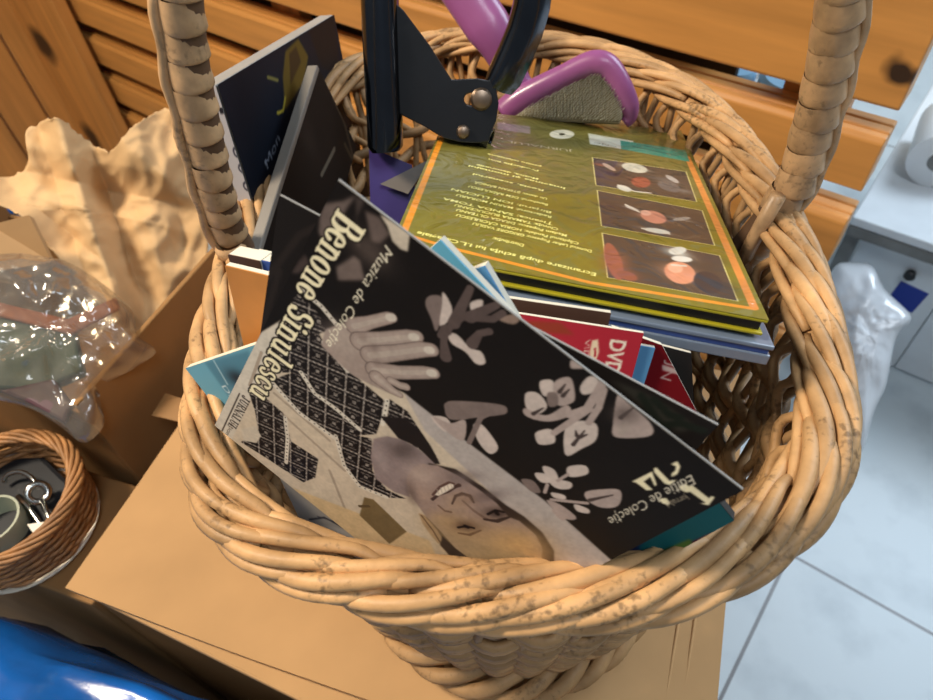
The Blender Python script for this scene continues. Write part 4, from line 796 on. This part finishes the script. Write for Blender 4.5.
# support carton under the small basket
t2 = thing('small_carton', tuple(bp_(-.075, .04, 0)), 'narrow carton in shadow under the small wicker basket', 'box')
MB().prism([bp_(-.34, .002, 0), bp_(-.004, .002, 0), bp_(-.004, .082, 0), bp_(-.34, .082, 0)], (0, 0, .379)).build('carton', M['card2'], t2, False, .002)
t3 = thing('tray', tuple(bp_(-.078, .04, .379)), 'thin white round tray under the small wicker basket', 'tray')
MB().lathe((-.305, .224, .3795), (0, 0, 1), [(0, .042), (.0015, .045), (.004, .0465), (.0042, .045), (.002, .041)], 40).build('tray_plate', M['bone'], t3, 50)
# open box at left
LF = V(-.245, .262, 0); le = nrm([.42, .908, 0]); lg = nrm([-.917, .40, 0])
def lb(a, b, z): return LF+le*a+lg*b+V(0, 0, z)
t = thing('open_box', tuple(lb(.12, .15, 0)), 'open brown cardboard box at the left holding crumpled paper and a clear bag', 'box')
LT = .462; LD, LWD = .20, .30
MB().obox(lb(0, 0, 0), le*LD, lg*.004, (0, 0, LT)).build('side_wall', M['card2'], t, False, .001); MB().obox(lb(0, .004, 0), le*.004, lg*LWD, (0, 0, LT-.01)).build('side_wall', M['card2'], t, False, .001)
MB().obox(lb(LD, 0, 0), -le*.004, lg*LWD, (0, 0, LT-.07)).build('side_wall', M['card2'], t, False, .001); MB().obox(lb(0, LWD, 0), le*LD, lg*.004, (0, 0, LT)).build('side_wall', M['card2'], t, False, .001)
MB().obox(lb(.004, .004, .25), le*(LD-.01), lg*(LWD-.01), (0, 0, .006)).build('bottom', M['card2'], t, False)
fl = [onz(-25, 275, LT+.02), onz(-10, 225, LT+.035), onz(29, 215, LT+.035), onz(52, 262, LT), onz(10, 282, LT)]; MB().prism(fl, (.001, .001, -.004)).build('flap', M['card'], t, False)
# ================================================================== CRUMPLED PAPER, BAGS
cr = [(nrm(NR.randn(3)), NR.uniform(28, 95), NR.uniform(0, 6), NR.uniform(.3, 1)) for _ in range(16)]
def crumple(p, A, k=1.):
    h = 0
    for fq, w in ((14, 1.15), (37, .42), (80, .13)):
        h += w*(.28-abs(noise.noise(Vector(p*fq*k)+Vector((fq, 0, 0)))))*2.2
    return A*h
def radial(outline, c, nr, na): 
    O = spline([(x, y, 0) for x, y in outline], na, True)[:, :2]; C_ = V(*c); return [[C_+(o-C_)*((j+1)/nr) for o in O] for j in range(nr)], C_
# kraft paper
npap = nrm(nrm(CAM-atd(110, 220, .5))+V(0, -.1, .15)); PP = atd(110, 225, .555)
out = [(26, 128), (60, 121), (76, 133), (112, 153), (138, 128), (166, 109), (197, 138), (207, 200), (206, 262), (190, 285), (166, 312), (148, 345), (120, 318), (84, 285), (52, 245), (24, 216), (-10, 203), (-40, 198), (-30, 183), (25, 168)]
R_, C_ = radial(out, (110, 215), 44, 220); b = MB(); vs = []
def paperpt(q, jag=0):
    p = onpl(q[0], q[1], npap, PP); x, y = q
    def fold(a, c, wd, dpt):
        d = V(c[0]-a[0], c[1]-a[1]); L = np.linalg.norm(d); d /= L; s = abs((x-a[0])*d[1]-(y-a[1])*d[0]); return dpt*max(0, 1-s/wd)
    h = -fold((105, 180), (146, 330), 30, .014)+fold((150, 200), (165, 300), 26, .010)-fold((20, 170), (110, 190), 24, .016)+fold((130, 150), (190, 200), 40, .014)+fold((60, 125), (72, 160), 22, .02)+fold((40, 240), (130, 310), 24, .02)
    return p+npap*(h+crumple(p, .013, 1.))+RC[:, 1]*jag
vs.append(paperpt(C_))
for j, ring in enumerate(R_):
    for i, q in enumerate(ring): vs.append(paperpt(q, .0028*noise.noise(Vector((i*.9, j*.2, 0))) if j == 43 else 0))
na = 220; f = [(0, 1+i, 1+(i+1) % na) for i in range(na)]+[(1+j*na+i, 1+(j+1)*na+i, 1+(j+1)*na+(i+1) % na, 1+j*na+(i+1) % na) for j in range(43) for i in range(na)]
b.add(vs, f); o = b.build('crumpled_paper', M['kraft'], None, True); md = o.modifiers.new('thickness', 'SOLIDIFY'); md.thickness = .0008
tag(o, 'crumpled tan kraft paper standing in the open box at the left', 'paper')
# pillow-like bags
def bag(name, outline, c, depth, n0, fat, A, m, label, cat, nr=22, na=110, back=.5, kk=1., parent=None):
    P = atd(*c, depth); R_, C_ = radial(outline, c, nr, na); b = MB(); vs = []
    for sgn in (1, -back):
        vs.append(onpl(*C_, n0, P)+n0*fat*sgn)
        for j, ring in enumerate(R_):
            r = (j+1)/nr; h = math.sqrt(max(0, 1-r**2.4))
            for q in ring:
                p = onpl(q[0], q[1], n0, P); vs.append(p+n0*(fat*h*sgn+(crumple(p, A, kk)+crumple(p+.7, A*.35, kk*3))*(1-.6*r**6)*(1 if sgn > 0 else .3)))
    n = 1+nr*na
    for s_ in (0, n):
        f = [(0, 1+i, 1+(i+1) % na) for i in range(na)]+[(1+j*na+i, 1+(j+1)*na+i, 1+(j+1)*na+(i+1) % na, 1+j*na+(i+1) % na) for j in range(nr-1) for i in range(na)]
        f = [tuple(k+s_ for k in (q if s_ == 0 else q[::-1])) for q in f]; b.f += f; b.mi += [0]*len(f)
    b.v = [tuple(v) for v in vs]; o = b.build(name, m, None, 50); return tag(o, label, cat)
nbg = nrm(nrm(CAM-atd(60, 340, .5))+V(0, 0, 1.1)); BGD = RC[:, 2]@(onz(55, 335, .472)-CAM)
bag('clear_plastic_bag', [(-40, 285), (0, 256), (40, 256), (72, 264), (104, 285), (132, 310), (138, 335), (156, 352), (128, 372), (102, 392), (104, 425), (84, 443), (60, 426), (30, 408), (-10, 398), (-50, 380)], (55, 335), BGD, nbg, .016, .008, M['bag'], 'clear crinkled plastic bag with goods inside, hanging over the edge of the open box', 'bag', back=.9, kk=1.5)
def inbag(name, px, o, th, m, label, cat, n=nbg): 
    P = atd(55, 335, BGD); return tag(MB().prism([onpl(*p, n, P)+n*o for p in px], -n*th).build(name, m, None, False, .002), label, cat)
inbag('packed_box', [(-20, 318), (72, 318), (84, 372), (40, 392), (-20, 388)], .002, .012, M['dgreen'], 'dark green pack seen through the clear bag', 'pack')
inbag('packed_strap', [(-20, 300), (70, 322), (118, 300), (122, 312), (74, 338), (-20, 314)], .006, .003, M['rust'], 'rust-coloured strap seen through the top of the clear bag', 'strap')
inbag('packed_pouch', [(0, 392), (55, 380), (74, 405), (66, 424), (30, 404)], .004, .008, M['dmaroon'], 'dull maroon pouch low in the clear bag', 'pouch')
# storage tub at the far left edge
t = thing('storage_tub', tuple(atd(0, 215, .76)), 'pale grey-blue tub with a deep blue lid edge at the left border', 'tub')
nt = nrm(CAM-atd(5, 215, .6)); PT = atd(5, 215, .76); tp_ = lambda p: onpl(*p, nt, PT)
MB().prism([tp_(p) for p in [(-60, 205), (24, 212), (40, 232), (30, 300), (-60, 300)]], -nt*.06).build('tub_body', M['casegrey'], t, False, .004); MB().prism([tp_(p)+nt*.003 for p in [(-60, 192), (8, 200), (26, 208), (24, 215), (-60, 208)]], -nt*.07).build('lid', M['blueplastic'], t, False, .003)
# blue bag in the foreground
b = MB(); BCN = bp_(.06, -.100, 0); vs = []; n1, n2 = 80, 44
for j in range(n2+1):
    th = math.pi*(j/n2-.5)
    for i in range(n1):
        a = 2*math.pi*i/n1; sp = lambda x, e: math.copysign(abs(x)**e, x)
        d = ex*(.27*sp(math.cos(a), .6)*sp(math.cos(th), .5))+ey*(.088*sp(math.sin(a), .6)*sp(math.cos(th), .5))+V(0, 0, .203*sp(math.sin(th), .42))
        p = BCN+V(0, 0, .203)+d; nn = nrm(d); q = (crumple(p, .016, .95)); p = p+nn*(q-.006); p[2] = max(p[2], .0005)
        k = (p-QB)@ey
        if k > -.006: p = p-ey*(k+.006)
        vs.append(p)
b.add(vs, [(j*n1+i, j*n1+(i+1) % n1, (j+1)*n1+(i+1) % n1, (j+1)*n1+i) for j in range(n2) for i in range(n1)])
tag(b.build('blue_plastic_bag', M['blueplastic'], None, 60), 'shiny royal blue plastic bag in the bottom left corner in front of the boxes', 'bag')
# ================================================================== SMALL BASKET WITH ODDS AND ENDS
SC = V(-.305, .224, 0); sz0, sz1 = .3845, .422
t = thing('small_basket', (SC[0], SC[1], sz0), 'small brown wicker basket holding metal tools at the left edge', 'basket')
def sring(z, r, n=90): 
    k = (z-sz0)/(sz1-sz0); R = .044+.0055*k; return [V(SC[0]+(R+r[i])*math.cos(2*math.pi*i/n)*1.02, SC[1]+(R+r[i])*.98*math.sin(2*math.pi*i/n), z) for i in range(n)]
b = MB()
for j in range(10):
    z = sz0+.003+j*.0033; b.tube(sring(z, [.0012*math.cos(math.pi*(i/4.5+j)) for i in range(90)]), .0017, 5, closed=True)
b.build('woven_wall', M['swick'], t)
b = MB()
for k in range(28):
    pa = []
    for i in range(12):
        q = i/11; a = 2*math.pi*(k/28+q*.16); u = math.radians(200-230*q); pa.append(V(SC[0]+(.048+.004*math.cos(u))*math.cos(a)*1.02, SC[1]+(.048+.004*math.cos(u))*.98*math.sin(a), sz1+.0028*math.sin(u)))
    b.tube(pa, .0016, 5)
b.build('braided_rim', M['swick'], t)
b = MB(); b.prism([V(SC[0]+.041*math.cos(a), SC[1]+.041*math.sin(a), sz0) for a in np.linspace(0, 6.283, 30, False)], (0, 0, .003)); b.build('woven_base', M['swick'], t, False)
zc = .412; sp_ = lambda x, y, z=zc: onz(x, y, z)
t = thing('metal_tool', tuple(sp_(38, 500)), 'shiny metal hook tool with round eyelet lying in the small basket', 'tool')
b = MB(); b.tube([sp_(18, 496, .409), sp_(32, 512, .406), sp_(46, 532, .402), sp_(54, 548, .398)], .0019, 8); b.tube([sp_(42, 500, .409), sp_(50, 520, .405), sp_(60, 540, .399)], .0017, 8); b.build('shank', M['steel'], t)
MB().tube(spline([sp_(4, 482, .406), sp_(8, 475, .409), sp_(20, 472, .411), sp_(32, 478, .412), sp_(38, 488, .410)], 24), .0017, 8).build('hook', M['steel'], t)
rc = sp_(38, 493, .411); vu = nrm(CAM-rc); a1 = nrm(np.cross(vu, V(0, 0, 1))); a2 = np.cross(vu, a1); MB().tube([rc+a1*.0058*math.cos(x)+a2*.0058*math.sin(x) for x in np.linspace(0, 6.283, 28, False)], .0024, 9, closed=True).build('eyelet', M['steel'], t)
t = thing('green_pot', tuple(sp_(-8, 535, .361)), 'pale grey-green round pot in the small basket at the left border', 'pot')
pc = sp_(-8, 520, .415); MB().lathe((pc[0], pc[1], .388), (0, 0, 1), [(0, .014), (.015, .016), (.028, .017), (.028, .0155), (.015, .0145), (.006, .012)], 32, (True, True)).build('pot_body', M['green'], t, 50)
tag(MB().prism([sp_(*p, .409) for p in [(28, 525), (62, 520), (80, 507), (74, 516), (58, 535), (34, 534)]], (0, 0, .001)).build('paper_tag', M['bone'], None, False), 'cream paper tag under the metal tool in the small basket', 'tag')
tag(MB().prism([sp_(*p, .398) for p in [(0, 535), (20, 545), (30, 555), (10, 562), (-10, 556)]], (0, 0, .002)).build('foam_scrap', M['casegrey'], None, False), 'grey scrap at the front of the small basket', 'scrap')
tag(MB().prism([sp_(*p, .3885) for p in [(-5, 462), (45, 458), (78, 490), (76, 530), (45, 556), (-5, 556)]], (0, 0, .012)).build('dark_pouch', M['knob'], None, False, .003), 'dark pouch filling the bottom of the small basket', 'pouch')
# ================================================================== SLATTED RACK BEHIND
t = thing('slatted_rack', tuple(rk(-.7, .5, 0)), 'long pine rack of horizontal slats behind the wicker basket', 'rack')
U0, U1 = -1.34, -.03
def plank(z0, z1, name='slat', u0=U0, u1=U1, c=.5, th=.022, groove=True):
    h = z1-z0
    pr = [(0, 0), (0, h-.004), (.003, h), (.009, h), (.0105, h-.0025), (.012, h), (.020, h), (.0215, h-.0025), (.023, h), (th, h), (th, 0)] if groove else [(0, .002), (.002, 0), (th-.002, 0), (th, .002), (th, h-.002), (th-.002, h), (.002, h), (0, h-.002)][::-1]
    b = MB(); n = len(pr); b.add([rk(u0, c+y, z0+z) for y, z in pr]+[rk(u1, c+y, z0+z) for y, z in pr], [tuple(range(n)), tuple(range(n, 2*n))[::-1]]+[(i, n+i, n+(i+1) % n, (i+1) % n) for i in range(n)])
    return b.build(name, M['wood'], t, False, .0012)
plank(.534, .70, 'top_board', groove=False, c=.49, th=.03)
zt = .507
k = 0
while zt > .09: plank(zt-.044, zt, th=.031); zt -= .0715; k += 1
MB().obox(rk(-1.33, .556, 0), u_r*1.17, n_r*.008, (0, 0, .56)).build('gap_shade_sheet', M['darkback'], t, False)  # dark sheet added behind the slats, stands in for shade in the gaps
for u in (-.085, -.70, -1.30): MB().obox(rk(u-.03, .532, 0), u_r*.05, n_r*.02, (0, 0, .66)).build('rear_post', M['wood2'], t, False, .002)
MB().obox(rk(-1.365, .468, 0), u_r*.17, n_r*.022, (0, 0, .75)).build('corner_post', M['wood2'], t, False, .002)
t = thing('board_panel', tuple(rk(-1.40, .3, 0)), 'panel of upright pine boards at the upper left corner', 'panel')
c = .497
while c > -.3: MB().obox(rk(-1.3855, c-.067, 0), u_r*.02, n_r*.0675, (0, 0, .9)).build('board', M['wood2'], t, False, .002); c -= .071
# tubs behind the rack
for (x, y), r, lab in (((733, 82), .017, 'small pale blue tub behind the slats, left one of two'), ((790, 92), .027, 'larger pale blue tub behind the slats, right one of two')):
    p = onpl(x, y, n_r, n_r*.60); tt = thing('plastic_tub', (p[0], p[1], 0), lab, 'tub', 'tubs behind the rack')
    MB().lathe((p[0], p[1], 0), (0, 0, 1), [(0, r*.85), (p[2]-.01, r), (p[2]+.0, r)], 28).build('tub_body', M['tub'], tt, 40); MB().lathe((p[0], p[1], p[2]+.0005), (0, 0, 1), [(0, r*1.06), (.01, r*1.06), (.014, r*.9)], 28).build('lid', M['tub'], tt, 40)
# ================================================================== WHITE CABINET, WHITE BAG
c2 = .815
t = thing('white_cabinet', tuple(rk(.25, c2+.2, 0)), 'low white cabinet with grey edging at the right border', 'cabinet')
MB().obox(rk(-.045, c2-.012, .214), u_r*.75, n_r*.42, (0, 0, .012)).build('top_panel', M['white'], t, False, .002)
MB().obox(rk(-.045, c2-.014, .199), u_r*.75, n_r*.02, (0, 0, .0145)).build('edge_strip', M['greyedge'], t, False, .002)
MB().obox(rk(-.045, c2-.004, 0), u_r*.018, n_r*.02, (0, 0, .199)).build('leg', M['greyedge'], t, False, .002)
MB().obox(rk(-.025, c2+.004, .004), u_r*.112, n_r*.016, (0, 0, .195)).build('front_panel', M['white'], t, False, .001); fp2 = MB().obox(rk(.0885, c2+.004, .004), u_r*.55, n_r*.016, (0, 0, .195)).build('front_panel', M['white'], t, False, .001)
sp2 = [onpl(*p, n_r, n_r*(c2+.0035)) for p in [(901, 281), (929, 294), (912, 313), (885, 302)]]; MB().prism(sp2, n_r*.0006).build('blue_sticker', M['sticker'], t, False)
kp2 = onpl(911, 273, n_r, n_r*(c2+.004)); MB().lathe(kp2, -n_r, [(0, .006), (.008, .007), (.01, .005)], 16).build('knob', M['knob'], t, 40)
pr = rk(.05, c2+.10, .226+.03); pr = onz(945, 142, .262)
t = thing('paper_roll', (pr[0], pr[1], .2265), 'white paper roll lying on the white cabinet at the right border', 'roll')
a = nrm(onz(906, 165, .262)-onz(925, 108, .262)); MB().lathe(pr-a*.05, a, [(0, .012), (0, .036), (.10, .036), (.10, .012)], 30, (True, True)).build('paper_layer', M['white'], t, 40); MB().lathe(pr+a*.0502, a, [(0, .013), (.002, .011)], 20).build('core', M['greyedge'], t, 40)
nw = nrm(V(-.45, -.5, .75))
bag('white_plastic_bag', [(834, 268), (850, 262), (872, 266), (884, 288), (908, 312), (910, 322), (896, 338), (886, 385), (874, 412), (862, 452), (848, 440), (838, 400), (826, 340), (820, 300)], (865, 335), (RC[:, 2]@(onz(862, 400, .03)-CAM))-.05, nw, .03, .004, M['wbag'], 'thin white plastic bag slumped on the floor in front of the white cabinet', 'bag', kk=1.4, back=.3)
# ================================================================== LIGHT
def area(name, loc, target, size, power, colr):
    l = bpy.data.lights.new(name, 'AREA'); l.energy = power; l.color = colr; l.size = size; o = bpy.data.objects.new(name, l); col.objects.link(o); o.location = loc
    o.rotation_euler = (Vector(target)-Vector(loc)).to_track_quat('-Z', 'Y').to_euler(); return o
area('ceiling_lamp', (-.66, .29, 1.42), (-.05, .22, .5), .22, 16, (1, .85, .66))
area('window_light', (1.6, .95, 1.75), (.3, .3, .2), 1.1, 39, (.74, .87, 1))
area('cool_front_fill', (.35, -.7, 2.4), (.3, .4, .2), .6, 13, (.84, .92, 1))  # added cool fill above and behind the camera, brightens the cabinet front
W_ = bpy.data.worlds.new('room_light'); sc.world = W_; W_.use_nodes = True; bg = W_.node_tree.nodes['Background']; bg.inputs[0].default_value = (.82, .9, 1, 1); bg.inputs[1].default_value = .15
sc.view_settings.view_transform = 'Standard'; sc.view_settings.look = 'None'; sc.view_settings.exposure = 0; sc.view_settings.gamma = 1
